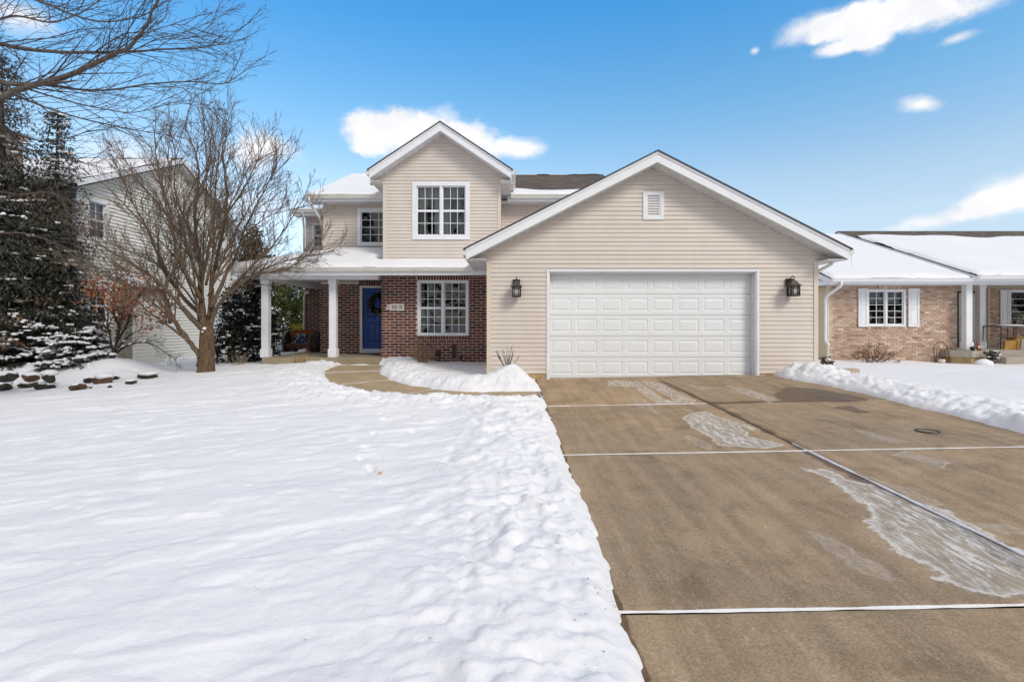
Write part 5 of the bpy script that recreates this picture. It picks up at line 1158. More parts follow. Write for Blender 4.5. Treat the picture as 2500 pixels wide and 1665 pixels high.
# ---- limbs reaching in from a tree that stands out of the frame
def overhang():
    tr = Tree(9, .0026); Yo = 7.2
    t = thing('maple_tree', 'bare grey branches reaching into the sky from a tree beyond the left edge', 'tree', (-9.3, 7.6, -.6))
    q = lambda x, y, dy=0: P(x, y, Yo+dy)
    MB().tube(smooth_path([(-9.3, 7.6, -.9), (-9.28, 7.6, .6), (-9.22, 7.6, 2.2), (-9.1, 7.55, 3.6), (-9.0, 7.5, 5.2), (-9.0, 7.6, 7.0)], 4), [.36, .31, .29, .28, .27, .26, .26, .26, .25, .25, .24, .24, .23, .22, .20, .18, .16, .14, .12, .10, .08], 12).build('trunk', M_['bark_grey'], t, smooth=True)
    L = [([(-9.08, 7.5, 3.9), q(-60, 250), q(0, 240), q(60, 215), q(150, 190), q(225, 158), q(290, 128, -.1), q(310, 122, -.2), q(335, 95, -.3), q(365, 45, -.4), q(392, -15, -.5)], .085, .014),
         ([(-9.03, 7.5, 4.6), q(-60, 98), q(0, 108), q(60, 120), q(150, 128), q(230, 129), q(320, 127, .1), q(400, 121, .2), q(480, 118, .3), q(560, 106, .4)], .06, .006),
         ([q(75, 205), q(125, 210, .1), q(200, 220, .2), q(270, 220, .3), q(370, 205, .4), q(470, 200, .5), q(545, 205, .6), q(590, 178, .7)], .032, .005),
         ([(-9.0, 7.5, 4.2), q(-40, 205), q(10, 204), q(60, 207), q(110, 205)], .06, .03),
         ([(-9.0, 7.45, 4.0), q(-40, 285, .2), q(10, 310, .3), q(60, 335, .4), q(130, 345, .6), q(220, 320, .8)], .04, .006),
         ([(-9.0, 7.6, 6.0), q(-60, -40), q(100, 5, -.1), q(180, 38, -.2), q(260, 54, -.2), q(340, 42, -.2), q(370, 28, -.2)], .035, .005),
         ([(-9.0, 7.6, 5.4), q(-50, 60, -.3), q(40, 40, -.4), q(120, 55, -.5), q(190, 35, -.6), q(260, -10, -.6)], .03, .006),
         ([q(30, 230, .1), q(110, 262, .4), q(200, 290, .7), q(290, 310, .9), q(370, 325, 1.1), q(440, 335, 1.2)], .026, .004),
         ([q(60, 215, .1), q(140, 240, .3), q(230, 262, .6), q(330, 275, .8), q(450, 246, 1.0), q(520, 262, 1.0)], .022, .003),
         ([(-9.0, 7.4, 3.6), q(-30, 300, .4), q(60, 360, .7), q(150, 385, .9), q(230, 405, 1.0)], .03, .004),
         ([(-9.0, 7.4, 3.2), q(-40, 560, .3), q(60, 570, .5), q(150, 600, .7), q(220, 640, .9)], .025, .004),
         ([(-9.05, 7.4, 2.9), q(-40, 470, .4), q(50, 475, .6), q(120, 470, .7), q(190, 500, .8)], .02, .004),
         ([q(230, 129), q(300, 85, -.2), q(360, 80, -.3), q(430, 60, -.4), q(490, 75, -.5)], .014, .003),
         ([q(320, 127, .1), q(400, 90, 0), q(460, 95, 0), q(520, 60, 0)], .012, .003)]
    for pts, r0, r1 in L:
        P_, R_ = tr.limb(pts, r0*.66, r1, 8); tr.dress(P_, R_, .10, .125, 1.25, 0, 2, .10, [4, 2, 0], ang=(.3, .8), planar=.75, wig=.075, rk=.3, ratio=(.25, .55), thin=.016)
        tr.branch(P_[-1], P_[-1]-P_[-3], .45, r1, 1, 2, .05, .12, [3, 3, 0], (.3, .8), .1)
    tr.wood.build('limbs', M_['bark_grey'], t, smooth=True); tr.twig.build('crown', M_['twig_grey'], t, kind='stuff')
overhang()
# ---- needles and leaves as small faces
def blade(mb, p, d, L, w, nrm=None):
    s_ = d.cross(nrm if nrm is not None else Vector((0, 0, 1)));
    if s_.length < 1e-4: s_ = d.orthogonal()
    s_.normalize(); a = p+d*L*.45; e = p+d*L
    mb.add([p, a+s_*w, e, a-s_*w], [(0, 1, 2, 3)])
def leaf(mb, p, r, size, up=0.4):
    d = Vector((r.gauss(0, 1), r.gauss(0, 1), r.gauss(0, 1)+up)).normalized(); n = Vector((r.gauss(0, 1), r.gauss(0, 1), r.gauss(0, 1)))
    blade(mb, p, d, size*r.uniform(.7, 1.3), size*.34, n)
def snow_blob(mb, p, w, h, r, flat=.4):
    k = r.randrange(2, 5); a = r.uniform(0, 6.28)
    for i in range(k):
        o = (i-(k-1)/2)*w*.8; q = w*r.uniform(.35, .75)
        mb.sphere(p+Vector((o*math.cos(a)+r.gauss(0, .15*w), o*math.sin(a)+r.gauss(0, .15*w), r.gauss(0, .3*h))), (q, q*r.uniform(.6, 1), h*r.uniform(.6, 1.1)), 6, 4, .25, r.randrange(9999))
def spruce(name, label, x, y, z0, H, Rb, seed, n_wh, snowk=.15, mat='needle_dark', droop=.35, sag=.25, brown=.1, xclip=None, group=None, lean=None, dens=1.0):
    r = random.Random(seed); t = thing(name, label, 'tree', (x, y, z0), group=group); tk = MB(); tk.tube([(x, y, z0-.3), (x, y, z0+H*.5), (x, y, z0+H)], [H*.022, H*.013, .008], 8); tk.build('trunk', M_['bark_dark'], t, smooth=True)
    br = MB(); nd = MB(); nb = MB(); sn_ = MB()
    for k in range(n_wh):
        f = (k+.5*r.random())/n_wh; zz = z0+H*(.04+.95*f); rad = Rb*(1-f)**.8*r.uniform(.75, 1.1)+.10
        m = max(5, int(12*(1-f)+4))
        for j in range(m):
            a = 6.283*(j+r.random()*.9)/m+k*.7; L = rad*r.uniform(.7, 1.15); d = Vector((math.cos(a), math.sin(a), .15*(f)-.10)); p = Vector((x, y, zz)); pts = [p]
            ns = max(3, int(L/.16))
            for i in range(ns):
                q = (i+1)/ns; p = p+Vector((d.x, d.y, d.z-droop*q*(1-f*.7)+.30*droop*q*q*2*(q > .6)))*(L/ns); pts.append(p.copy())
            if xclip is not None and pts[-1].x < xclip: continue
            br.tube(pts, [.012*(1-i/(ns+1))+.003 for i in range(ns+1)], 3, cap=False)
            tgt = nb if r.random() < brown else nd
            for i in range(1, ns+1):
                c = pts[i]; dd = (pts[i]-pts[i-1]).normalized(); sd = Vector((-dd.y, dd.x, 0))
                if sd.length < .01: sd = Vector((1, 0, 0))
                sd.normalize(); wd = .30*(1-.75*i/ns)*min(1, L)+.07
                for s_ in (-1, 1):
                    e = c+sd*s_*wd*r.uniform(.7, 1.1)+dd*.12+Vector((0, 0, -sag*wd*1.1)); mid = (c+e)/2
                    for u in np.linspace(.05, 1, max(2, int(wd/.040*dens))):
                        b0 = c+(e-c)*float(u)
                        for v in range(2):
                            g = Vector((r.gauss(0, .5), r.gauss(0, .5), r.gauss(-.35, .5)))+(e-c).normalized()*.8
                            blade(tgt, b0, g.normalized(), r.uniform(.08, .17), .019, Vector((r.random()-.5, r.random()-.5, r.random())))
                if r.random() < snowk: snow_blob(sn_, c+Vector((0, 0, .035)), r.uniform(.05, .13), r.uniform(.02, .04), r)
    br.build('branches', M_['bark_dark'], t, kind='stuff'); nd.build('crown', M_[mat], t, kind='stuff')
    if nb.v: nb.build('dry_needles', M_['needle_brown'], t, kind='stuff')
    if sn_.v: sn_.build('snow', M_['snow'], t, smooth=True, kind='stuff')
    return t
q = P(140, 262, 15.0); spruce('spruce_tree', 'tall dark spruce with a narrow pointed top in front of cream brick house', q.x, 15.0, -.4, q.z+.4, 1.25, 3, 40, .13, brown=.07, sag=.7, droop=.5, dens=.7)
q = P(5, 122, 14.2); spruce('spruce_tree', 'dark spruce cut off by the left edge of the picture, trunk hidden', q.x, 14.2, -.4, q.z+.4, 2.0, 4, 40, .13, brown=.09, sag=.7, droop=.5, dens=.7)
# low snowy evergreens at their foot
def juniper(name, label, cx, cy, z0, rx, ry, H, seed, n, snow_n):
    r = random.Random(seed); t = thing(name, label, 'shrub', (cx, cy, z0)); nd = MB(); br = MB(); sn_ = MB()
    for k in range(n):
        a = r.uniform(0, 6.283); f = r.random()**.7; el = r.random(); L = (.5+.5*f)
        e = Vector((cx+rx*L*math.cos(a)*(1-.55*el), cy+ry*L*math.sin(a)*(1-.55*el), z0+.08+H*el*(1.05-.35*L)))
        o = Vector((cx+.25*rx*math.cos(a), cy+.25*ry*math.sin(a), z0+H*el*.55)); m = (o+e)/2+Vector((0, 0, .10)); pts = smooth_path([o, m, e], 4)
        br.tube(pts, [.012-.001*i for i in range(len(pts))], 3, cap=False)
        for i in range(2, len(pts)):
            dd = (pts[i]-pts[i-1]).normalized(); sd = dd.cross(Vector((0, 0, 1))); sd.normalize()
            for v in range(16):
                g = dd*.7+sd*r.uniform(-1, 1)+Vector((0, 0, r.gauss(-.05, .3))); b0 = pts[i-1]+(pts[i]-pts[i-1])*r.random()+sd*r.uniform(-.12, .12)
                blade(nd, b0, g.normalized(), r.uniform(.07, .15), .014, Vector((r.gauss(0, .5), r.gauss(0, .5), 1)))
        if k < snow_n:
            for i in range(4, len(pts), 2):
                ii = min(i, len(pts)-1); w = r.uniform(.06, .15); snow_blob(sn_, pts[ii]+Vector((r.uniform(-.06, .06), r.uniform(-.06, .06), .045)), w, r.uniform(.022, .045), r)
    br.build('branches', M_['bark_dark'], t, kind='stuff'); nd.build('crown', M_['needle_dark'], t, kind='stuff'); sn_.build('snow', M_['snow'], t, smooth=True, kind='stuff'); return t
def jp(px, py, Y): v = P(px, py, Y); return v.x, v.y, v.z
x_, y_, z_ = jp(195, 902, 13.6); juniper('juniper_shrub', 'dark juniper heaped with snow beside the little orange-leaved tree', x_, y_, z_-.05, 1.05, .9, 1.25, 21, 190, 150)
x_, y_, z_ = jp(70, 900, 13.9); juniper('juniper_shrub', 'broad dark juniper with patchy snow behind the row of boulders', x_, y_, z_-.1, 1.3, .9, 1.7, 22, 210, 90)
x_, y_, z_ = jp(-60, 900, 13.5); juniper('juniper_shrub', 'dark juniper at the left edge of the picture above the boulders', x_, y_, z_-.1, 1.0, .9, 1.5, 23, 150, 60)
# dark broad evergreens beside and behind the porch
def evergreen(name, label, blobs, mat, size, n, seed, snow_n=0, base=None, smat='snow', cat='shrub', stem=True):
    r = random.Random(seed); t = thing(name, label, cat, base); lf_ = MB(); sn_ = MB(); st = MB()
    tot = sum(b[3]*b[4]*b[5] for b in blobs)**1.0
    for (cx, cy, cz, rx, ry, rz) in blobs:
        m = int(n*rx*ry*rz/tot)
        cl = [(Vector((r.gauss(0, 1), r.gauss(0, 1), r.gauss(0, 1))).normalized()*r.uniform(.55, 1.0)) for _ in range(max(8, m//26))]
        for i in range(m):
            c = r.choice(cl); q = Vector((c.x*rx, c.y*ry, c.z*rz)); p = Vector((cx, cy, cz))+q+Vector((r.gauss(0, .10), r.gauss(0, .10), r.gauss(0, .09)))
            leaf(lf_, p, r, size)
        if stem: st.tube([(base[0]+(cx-base[0])*.2, base[1], base[2]-.2), (cx, cy, cz)], [.05, .02], 6)
    for i in range(snow_n):
        cx, cy, cz, rx, ry, rz = r.choice(blobs); a = r.uniform(3.3, 6.1); e = r.uniform(-.5, 1.1)
        p = Vector((cx+rx*math.cos(a)*math.cos(e), cy+ry*math.sin(a)*math.cos(e), cz+rz*math.sin(e))); snow_blob(sn_, p, r.uniform(.025, .09), r.uniform(.018, .045), r)
    if stem: st.build('stems', M_['bark_dark'], t)
    lf_.build('crown', M_[mat], t, kind='stuff')
    if sn_.v: sn_.build('snow', M_[smat], t, smooth=True, kind='stuff')
    return t
def B(px, py, Y, rx, rz, ry=None): v = P(px, py, Y); return (v.x, v.y, v.z, rx, ry or rx*.8, rz)
EY = 16.2
evergreen('holly_shrub', 'black-green broad evergreen dotted with snow between bare tree and porch column', [B(590, 760, EY, .62, .75), B(585, 830, EY, .80, .60), B(625, 720, EY, .50, .60), B(640, 800, EY, .5, .8), B(560, 860, EY-.2, .55, .35), B(610, 680, EY, .4, .35), B(672, 825, EY+.4, .26, .55), B(635, 868, EY, .6, .25)], 'leaf_black', .085, 17000, 31, 170, (P(600, 890, EY).x, EY, -.1))
evergreen('cypress_tree', 'small brownish conical evergreen rising behind the porch roof', [B(622, 640, 21, .62, .45), B(620, 612, 21, .50, .4), B(622, 590, 21, .36, .36), B(621, 570, 21, .22, .3), B(621, 556, 21, .10, .2), B(622, 690, 21, .7, .6)], 'needle_olive', .13, 5200, 33, 26, (P(622, 760, 21).x, 21, .0), cat='tree')
evergreen('laurel_tree', 'sunlit yellow-green evergreen seen through the porch', [B(705, 730, 22, .75, .75), B(745, 770, 22, .75, .8), B(690, 790, 22.3, .7, .7), B(735, 830, 21.8, .8, .6), B(770, 710, 22.5, .7, .7), B(700, 690, 22.5, .7, .5)], 'leaf_green', .12, 12000, 34, 40, (P(725, 880, 22).x, 22, -.3), cat='tree')
evergreen('golden_shrub', 'bright yellow shrub behind the porch bench', [B(733, 812, 20.6, .16, .13), B(741, 803, 20.6, .10, .10), B(727, 800, 20.6, .09, .09)], 'leaf_yellow', .07, 900, 35, 0, (P(733, 840, 20.6).x, 20.6, .0))
# ---- small tree with withered orange leaves
def orange_tree():
    Yo = 13.55; r = random.Random(41); tr = Tree(42); b = P(268, 905, Yo); t = thing('leafy_sapling', 'small dark crooked tree with withered orange leaves in front of grey house', 'tree', (b.x, Yo, b.z-.15))
    q = lambda x, y, dy=0: P(x, y, Yo+dy)
    P_, R_ = tr.limb([Vector((b.x, Yo, b.z-.25)), q(269, 885), q(276, 870)], .075, .055)
    L = [[q(276, 870), q(283, 840, -.1), q(290, 800, -.2), q(300, 760, -.3), q(310, 720, -.3), q(300, 680, -.3)], [q(276, 870), q(300, 850, .1), q(330, 838, .2), q(365, 838, .3), q(400, 858, .4), q(430, 880, .4)],
         [q(276, 868), q(292, 845, .2), q(315, 820, .4), q(345, 805, .5), q(370, 795, .6)], [q(276, 866), q(270, 830, -.3), q(262, 795, -.5), q(262, 760, -.6), q(240, 720, -.7)],
         [q(283, 840), q(310, 790, .3), q(325, 750, .4), q(345, 720, .5)], [q(290, 800), q(275, 750, -.1), q(280, 700, -.2), q(268, 660, -.2)], [q(300, 760), q(330, 730, 0), q(360, 705, 0), q(385, 720, 0)]]
    for pts in L:
        P_, R_ = tr.limb(pts, .032, .006); tr.dress(P_, R_, .15, .10, .55, 0, 2, .15, [5, 3, 0], ang=(.4, .9))
    tr.wood.build('limbs', M_['bark_dark'], t, smooth=True); tr.twig.build('twigs', M_['twig_dark'], t, kind='stuff')
    lv = MB()
    cl = [(225, 690, .22, 60), (245, 700, .18, 60), (262, 715, .18, 50), (290, 720, .2, 110), (283, 745, .15, 90), (300, 765, .16, 60), (285, 775, .12, 60), (305, 690, .2, 50), (340, 705, .25, 90), (370, 715, .22, 60), (395, 745, .18, 70), (330, 735, .25, 60), (355, 770, .2, 40), (365, 800, .15, 40), (403, 780, .12, 40), (205, 715, .15, 25), (310, 740, .25, 60), (305, 655, .12, 30)]
    for px, py, s_, n in cl:
        c = q(px, py, r.uniform(-.5, .3))
        for i in range(n): leaf(lv, c+Vector((r.gauss(0, s_), r.gauss(0, s_), r.gauss(0, s_*.8))), r, .085, -.4)
    lv.build('leaves', M_['leaf_orange'], t, kind='stuff')
    sn_ = MB()
    for px, py in ((300, 848), (318, 842), (335, 837), (285, 856), (352, 836), (300, 835)):
        sn_.tube([q(px-5, py-1, .12), q(px, py-3, .13), q(px+5, py-4, .14)], [.012, .026, .012], 6)
    sn_.build('snow', M_['snow'], t, smooth=True, kind='stuff')
orange_tree()
# ---- small shrubs and dead stems
def stems(name, label, x, y, n, H, spread, mat, seed, rad=.006, kids=2, snow=0, cat='shrub', zoff=0, curve=.2, dome=None):
    r = random.Random(seed); z0 = sz(x, y)-.05+zoff; t = thing(name, label, cat, (x, y, z0)); mb = MB()
    for k in range(n):
        a = 6.283*k/n+r.uniform(-.3, .3); s_ = spread*r.random()**.5; p = Vector((x+.12*s_*math.cos(a), y+.12*s_*math.sin(a), z0)); d = Vector((math.cos(a)*s_, math.sin(a)*s_, 1)).normalized(); L = H*r.uniform(.6, 1.05)
        pts = [p]; m = 6
        for i in range(m):
            d = (d+Vector((r.gauss(0, curve*.5), r.gauss(0, curve*.5), r.gauss(0, .05)))).normalized(); p = p+d*L/m; pts.append(p.copy())
        mb.tube(pts, [rad*(1-.75*i/m) for i in range(m+1)], 4, cap=False)
        for j in range(kids):
            i = r.randrange(2, m); nd = rot_dir(d, r.uniform(.4, .9), r.uniform(0, 6.28)); nd.z = abs(nd.z)*.7+.2; l2 = L*r.uniform(.2, .45); q = pts[i]
            mb.tube([q, q+nd*l2*.5+Vector((0, 0, .01)), q+nd*l2], [rad*.5, rad*.4, rad*.25], 3, cap=False)
    mb.build('stems', M_[mat], t); return t, r, z0
def at_snow(px, Y): x = PX(px, Y); return x, Y
stems('twiggy_shrub', 'dense pale tan twiggy shrub in snow before the brick wall', PX(1030, 14.6), 14.6, 46, .62, .85, 'twig_tan', 51, .009, 4, curve=.12)
stems('twiggy_shrub', 'few bare dark stems poking out of snow mound beside garage', PX(1240, 11.6), 11.6, 13, .50, .75, 'twig_dark', 52, .012, 1, zoff=.0, curve=.08)
def straw():
    x, y = PX(735, 14.35), 14.35; t, r, z0 = stems('ornamental_grass', 'tuft of dead straw-coloured grass in snow before the porch slab', x, y, 16, .46, .7, 'twig_pale', 53, .005, 1); mb = MB()
    for k in range(150):
        a = r.uniform(0, 6.283); s_ = r.random(); d = Vector((math.cos(a)*s_*.9, math.sin(a)*s_*.7, 1)).normalized(); blade(mb, Vector((x+r.gauss(0, .10), y+r.gauss(0, .08), z0)), d, r.uniform(.14, .32), .008, Vector((r.gauss(0, 1), r.gauss(0, 1), 0)))
    mb.build('blades', M_['grass_straw'], t, kind='stuff')
straw()
stems('twiggy_shrub', 'low pale bare shrub in snow at foot of the black-green evergreen', PX(585, 15.0), 15.0, 20, .5, 1.0, 'twig_pale', 54, .006, 3)
def dry_bush():
    x, y = PX(2135, 16.2), 16.2; t, r, z0 = stems('dry_hydrangea', 'dried brown shrub with withered heads below the shuttered window', x, y, 40, .72, 1.3, 'twig_red', 55, .007, 3); mb = MB(); sn_ = MB()
    for k in range(60):
        a = r.uniform(0, 6.283); rr_ = r.random()**.6*.75; p = Vector((x+rr_*math.cos(a), y+rr_*.7*math.sin(a), z0+r.uniform(.10, .62)*(1.1-rr_)))
        for i in range(12): leaf(mb, p+Vector((r.gauss(0, .03), r.gauss(0, .03), r.gauss(0, .025))), r, .045, 0)
    mb.build('dry_heads', M_['needle_brown'], t, kind='stuff')
    for k in range(10): snow_blob(sn_, Vector((x-.15+r.gauss(0, .14), y-.25+r.gauss(0, .08), z0+r.uniform(.06, .16))), .045, .03, r)
    sn_.build('snow', M_['snow'], t, smooth=True, kind='stuff')
dry_bush()
# ------------------------------------------------------------ small things
def lantern(label, x, z):
    Y0 = GY-.02; t = thing('wall_lantern', label, 'wall lantern', (x, Y0, z), group='lanterns flanking the garage door'); cy = Y0-.19
    MB().bbox(x-.085, x+.085, Y0-.035, Y0, z+.02, z+.20, .006).build('backplate', M_['bronze'], t)
    arm = MB(); arm.tube(smooth_path([(x, Y0-.03, z+.14), (x, Y0-.07, z+.21), (x, cy+.05, z+.245), (x, cy-.02, z+.225), (x, cy-.03, z+.18), (x, cy, z+.15)], 4), .011, 6); arm.build('arm', M_['bronze'], t, smooth=True)
    h = MB(); pr = [(.025, .155), (.045, .14), (.10, .05), (.135, .025), (.135, .015)]
    V = []; 
    for w, zz in pr: V += [(x-w, cy-w, z+zz), (x+w, cy-w, z+zz), (x+w, cy+w, z+zz), (x-w, cy+w, z+zz)]
    h.add(V, [(4*i+j, 4*i+(j+1) % 4, 4*i+4+(j+1) % 4, 4*i+4+j) for i in range(4) for j in range(4)]+[(0, 1, 2, 3), (16, 17, 18, 19)]); h.build('hood', M_['bronze_hood'], t)
    w = .095; c = MB(); zb, zt = z-.215, z+.02; b_ = .010
    for sx in (-1, 1):
        for sy in (-1, 1): c.box(x+sx*w-b_, x+sx*w+b_, cy+sy*w-b_, cy+sy*w+b_, zb, zt)
    for zz in (zb, zt-.02):
        for s_ in (-1, 1): c.box(x-w+b_, x+w-b_, cy+s_*w-b_*.9, cy+s_*w+b_*.9, zz, zz+.022); c.box(x+s_*w-b_*.9, x+s_*w+b_*.9, cy-w+b_, cy+w-b_, zz, zz+.022)
    for s_ in (-1, 1):
        for u in (-.052, .052):
            c.box(x+u-.005, x+u+.005, cy+s_*w-.006, cy+s_*w+.006, zb+.022, zt-.02); c.box(x+s_*w-.006, x+s_*w+.006, cy+u-.005, cy+u+.005, zb+.022, zt-.02)
        for zz in (zb+.05, zt-.06):
            c.box(x-w+b_, x+w-b_, cy+s_*w-.0065, cy+s_*w+.0065, zz, zz+.009); c.box(x+s_*w-.0065, x+s_*w+.0065, cy-w+b_, cy+w-b_, zz, zz+.009)
    c.box(x-w, x+w, cy-w, cy+w, zb-.008, zb); c.build('cage', M_['bronze'], t)
    MB().box(x-w+.012, x+w-.012, cy-w+.012, cy+w-.012, zb+.002, zt-.002).build('lamp_glass', M_['lamp_glass'], t)
lantern('bronze wall lantern on siding between brick wall and garage door', PX(1261, 12.04), PZ(702, 12.04)); lantern('bronze wall lantern on siding at right end of the garage front', PX(1937, 12.04), PZ(700, 12.04))
# wreath on the door
def wreath():
    cx, cz, y = PX(922, MY-.05), PZ(742, MY-.05), MY+.02; r = random.Random(61); t = thing('wreath', 'dark leafy wreath with pale sprigs hanging on the blue front door', 'wreath', (cx, y, cz))
    a_, b_ = MB(), MB(); ring = MB(); ring.tube([(cx+.24*math.cos(6.283*k/24), y-.03, cz+.26*math.sin(6.283*k/24)) for k in range(25)], .03, 6, cap=False); ring.build('ring', M_['bark_dark'], t)
    for k in range(900):
        a = r.uniform(0, 6.283); q = .25+r.gauss(0, .045); p = Vector((cx+q*math.cos(a), y-.05-abs(r.gauss(0, .03)), cz+q*1.08*math.sin(a))); leaf(b_ if r.random() < .13 else a_, p, r, .065, 0)
    a_.build('foliage', M_['leaf_black'], t, kind='stuff'); b_.build('sprigs', M_['curtain'], t, kind='stuff')
wreath()
# bench with round-ended sides, and a pillow
def bench():
    Y0 = 17.9; s_ = F/Y0; x0, x1 = PX(697, Y0), PX(783, Y0); z0 = PSZ; zt = PZ(811, Y0); zs = PZ(839, Y0)
    t = thing('porch_bench', 'dark wooden bench with rounded end panels and orange-stained back on porch', 'bench', ((x0+x1)/2, Y0, z0))
    def end(xa, xb, mat):
        prof = [(Y0-.30, z0), (Y0+.22, z0), (Y0+.26, z0+.3), (Y0+.24, zt-.12), (Y0+.12, zt), (Y0-.06, zt+.02), (Y0-.22, zt-.10), (Y0-.32, zt-.32), (Y0-.34, zs-.1)]
        MB().prism([(xa, y, z) for y, z in prof], (xb-xa, 0, 0)).build('end_panel', M_[mat], t)
    end(x0, x0+.06, 'wood_grey'); end(x0+.065, x0+.10, 'wood_dark'); end(x1-.30, x1-.265, 'wood_orange'); end(x1-.26, x1, 'wood_dark')
    for k in range(3):
        y = Y0-.24+k*.15; MB().bbox(x0+.10, x1-.30, y, y+.14, zs-.04, zs, .006).build('seat_board', M_['wood_brown'], t)
    for k in range(3): MB().bbox(x0+.10, x1-.30, Y0+.19, Y0+.22, zs+.08+k*.135, zs+.20+k*.135, .006).build('back_board', M_['wood_orange' if k else 'wood_brown'], t)
    MB().bbox(x0+.10, x1-.30, Y0-.2, Y0-.17, zs-.14, zs-.045, .004).build('apron', M_['wood_brown'], t)
    MB().box(x0+.10, x0+.40, Y0-.20, Y0+.10, z0+.002, zs-.15).build('cabinet', M_['wood_dark'], t)
    # pillow
    xa, xb = PX(716, Y0-.1), PX(747, Y0-.1); za, zb = zs+.005, PZ(815, Y0-.1); n = 9; V = []; Fq = []
    for sgn in (-1, 1):
        for i in range(n+1):
            for j in range(n+1):
                u, v = 2*i/n-1, 2*j/n-1; th = .075*((1-u**4)*(1-v**4))**.6; k = 1-.05*(abs(u)*abs(v))**1.0-.04*(1-abs(u)*abs(v))*(max(abs(u), abs(v)) > .99)
                V.append(((xa+xb)/2+u*k*(xb-xa)/2, Y0+.05+sgn*th, (za+zb)/2+v*k*(zb-za)/2))
    o = (n+1)**2
    for i in range(n):
        for j in range(n):
            a = i*(n+1)+j; Fq += [(a, a+n+1, a+n+2, a+1), (o+a, o+a+1, o+a+n+2, o+a+n+1)]
    tag(put('pillow', np_mesh('pillow', V, Fq, M_['pillow_cloth'])), 'blue and white patterned pillow leaning on the porch bench', 'pillow')
bench()
m = MB().bbox(PX(860, 16.9), BX0+.1, 16.45, 16.95, PSZ, PSZ+.015, .004); tag(m.build('doormat', M_['doormat']), 'flat brown doormat below the blue front door', 'doormat')
# boulders of the rockery
def boulder(label, px, py, w, h, Y, mat, seed, cap=.7):
    r = random.Random(seed); x_, Y = on(px, py+h*.32, sz); c = P(px, py, Y); W, H_ = w/F*Y/2*1.05, h/F*Y/2*1.15; t = thing('boulder', label, 'boulder', (c.x, Y, c.z), group='boulders edging the rockery')
    nu, nv = 14, 9; V = []; ph = [r.uniform(0, 6.28) for _ in range(8)]
    planes = [(Vector((r.gauss(0, 1), r.gauss(0, 1), r.gauss(0, .8))).normalized(), r.uniform(.55, .85)) for _ in range(12)]
    mb = MB(); mb.sphere((0, 0, 0), 1, nu, nv)
    for v in mb.v:
        d = Vector(v)
        for nrm, k in planes:
            e = d.dot(nrm)-k
            if e > 0: d = d-nrm*e*.9
        V.append((c.x+d.x*W*1.12, Y+d.y*W*.8, c.z+d.z*H_*1.15))
    mb.v = V; mb.build('stone', M_[mat], t)
    s_ = MB(); s_.sphere((c.x+r.uniform(-.12, .12)*W, Y+W*.12, c.z+H_*(.62+.1*r.random())), (W*1.08*cap, W*.95*cap, H_*.62), 12, 7, .12, seed); s_.build('snow_cap', M_['snow'], t, smooth=True)
for a in (('dark boulder at the left edge, back row of the rockery', 16, 921, 52, 22, 12.9, 'rock_dark', 1, .8), ('small rust boulder with snow half over it, third from the left edge', 75, 922, 40, 18, 13.0, 'rock_rust', 2, .75),
          ('black boulder cut by the left edge of the picture, front row', 8, 943, 42, 18, 12.5, 'rock_dark', 3, .7), ('dark rounded boulder in the front row, speckled with brown', 68, 940, 42, 20, 12.45, 'rock_dark', 4, .75),
          ('dark two-humped boulder in the front row beside the speckled one', 113, 943, 46, 18, 12.45, 'rock_dark', 5, .7), ('black sloping boulder right below the juniper', 118, 920, 38, 24, 13.0, 'rock_dark', 6, .9),
          ('rust-brown wedge boulder alone in front of the others', 191, 946, 42, 16, 12.35, 'rock_rust', 7, .6), ('grey-brown boulder under the juniper tip', 217, 929, 30, 16, 12.8, 'rock_dark', 8, .8),
          ('large rust-brown slab boulder near the sapling', 254, 927, 46, 24, 12.8, 'rock_rust', 9, .85), ('small dark stone beside the rust-brown slab boulder', 282, 922, 20, 12, 12.9, 'rock_dark', 10, .9),
          ('flat dark stone half sunk in snow, towards the bare tree', 320, 933, 28, 10, 12.6, 'rock_dark', 11, .8), ('long black stone under drifted snow, nearest to bare tree', 362, 918, 46, 16, 13.0, 'rock_dark', 12, .95), ('little dark stone poking from snow below the rust-brown slab', 268, 944, 12, 7, 12.4, 'rock_dark', 13, .7), ('little brown stone just under the slab boulder, leftmost of the pair', 221, 946, 9, 6, 12.4, 'rock_dark', 14, .6)):
    boulder(*a)
# neighbour's porch bits
def patio_chair():
    Y0 = 17.6; x0, x1 = PX(2424, Y0), PX(2500, Y0); z0, z1, zm = psl, PZ(798, Y0), PZ(824, Y0); t = thing('patio_table', 'black metal patio table on the porch of the low brick house', 'table', ((x0+x1)/2, Y0, z0))
    for x in (x0, x0+.22, x0+.5, x1):
        for y in ((Y0-.3, Y0+.35) if x in (x0, x1) else (Y0-.3,)): MB().tube([(x-.03, y, z0), (x, y, z1)], .014, 6).build('leg', M_['iron_black'], t)
    MB().bbox(x0-.04, x1+.04, Y0-.34, Y0+.4, z1, z1+.03, .006).build('table_top', M_['iron_black'], t)
    MB().tube([(x0-.01, Y0-.3, zm), (x1, Y0-.3, zm)], .010, 6).build('rail', M_['iron_black'], t)
    s_ = MB().sphere(((x0+x1)/2+.1, Y0, z1+.035), (.55, .3, .05), 12, 6, .08, 3); s_.build('snow', M_['snow'], t, smooth=True)
patio_chair()
def crate(label, px0, px1, py0, py1, Y, dep, tilt, mat='board_ochre'):
    x0, x1, z0, z1 = PX(px0, Y), PX(px1, Y), psl+.002, PZ(py0, Y); t = MB(); t.prism([(x0, Y, z0), (x1-tilt, Y, z0), (x1, Y, z1), (x0+tilt, Y, z1-.01)], (0, dep, 0)); o = t.build('wooden_board', M_[mat]); tag(o, label, 'board', group='ochre boards on the neighbour porch'); return o
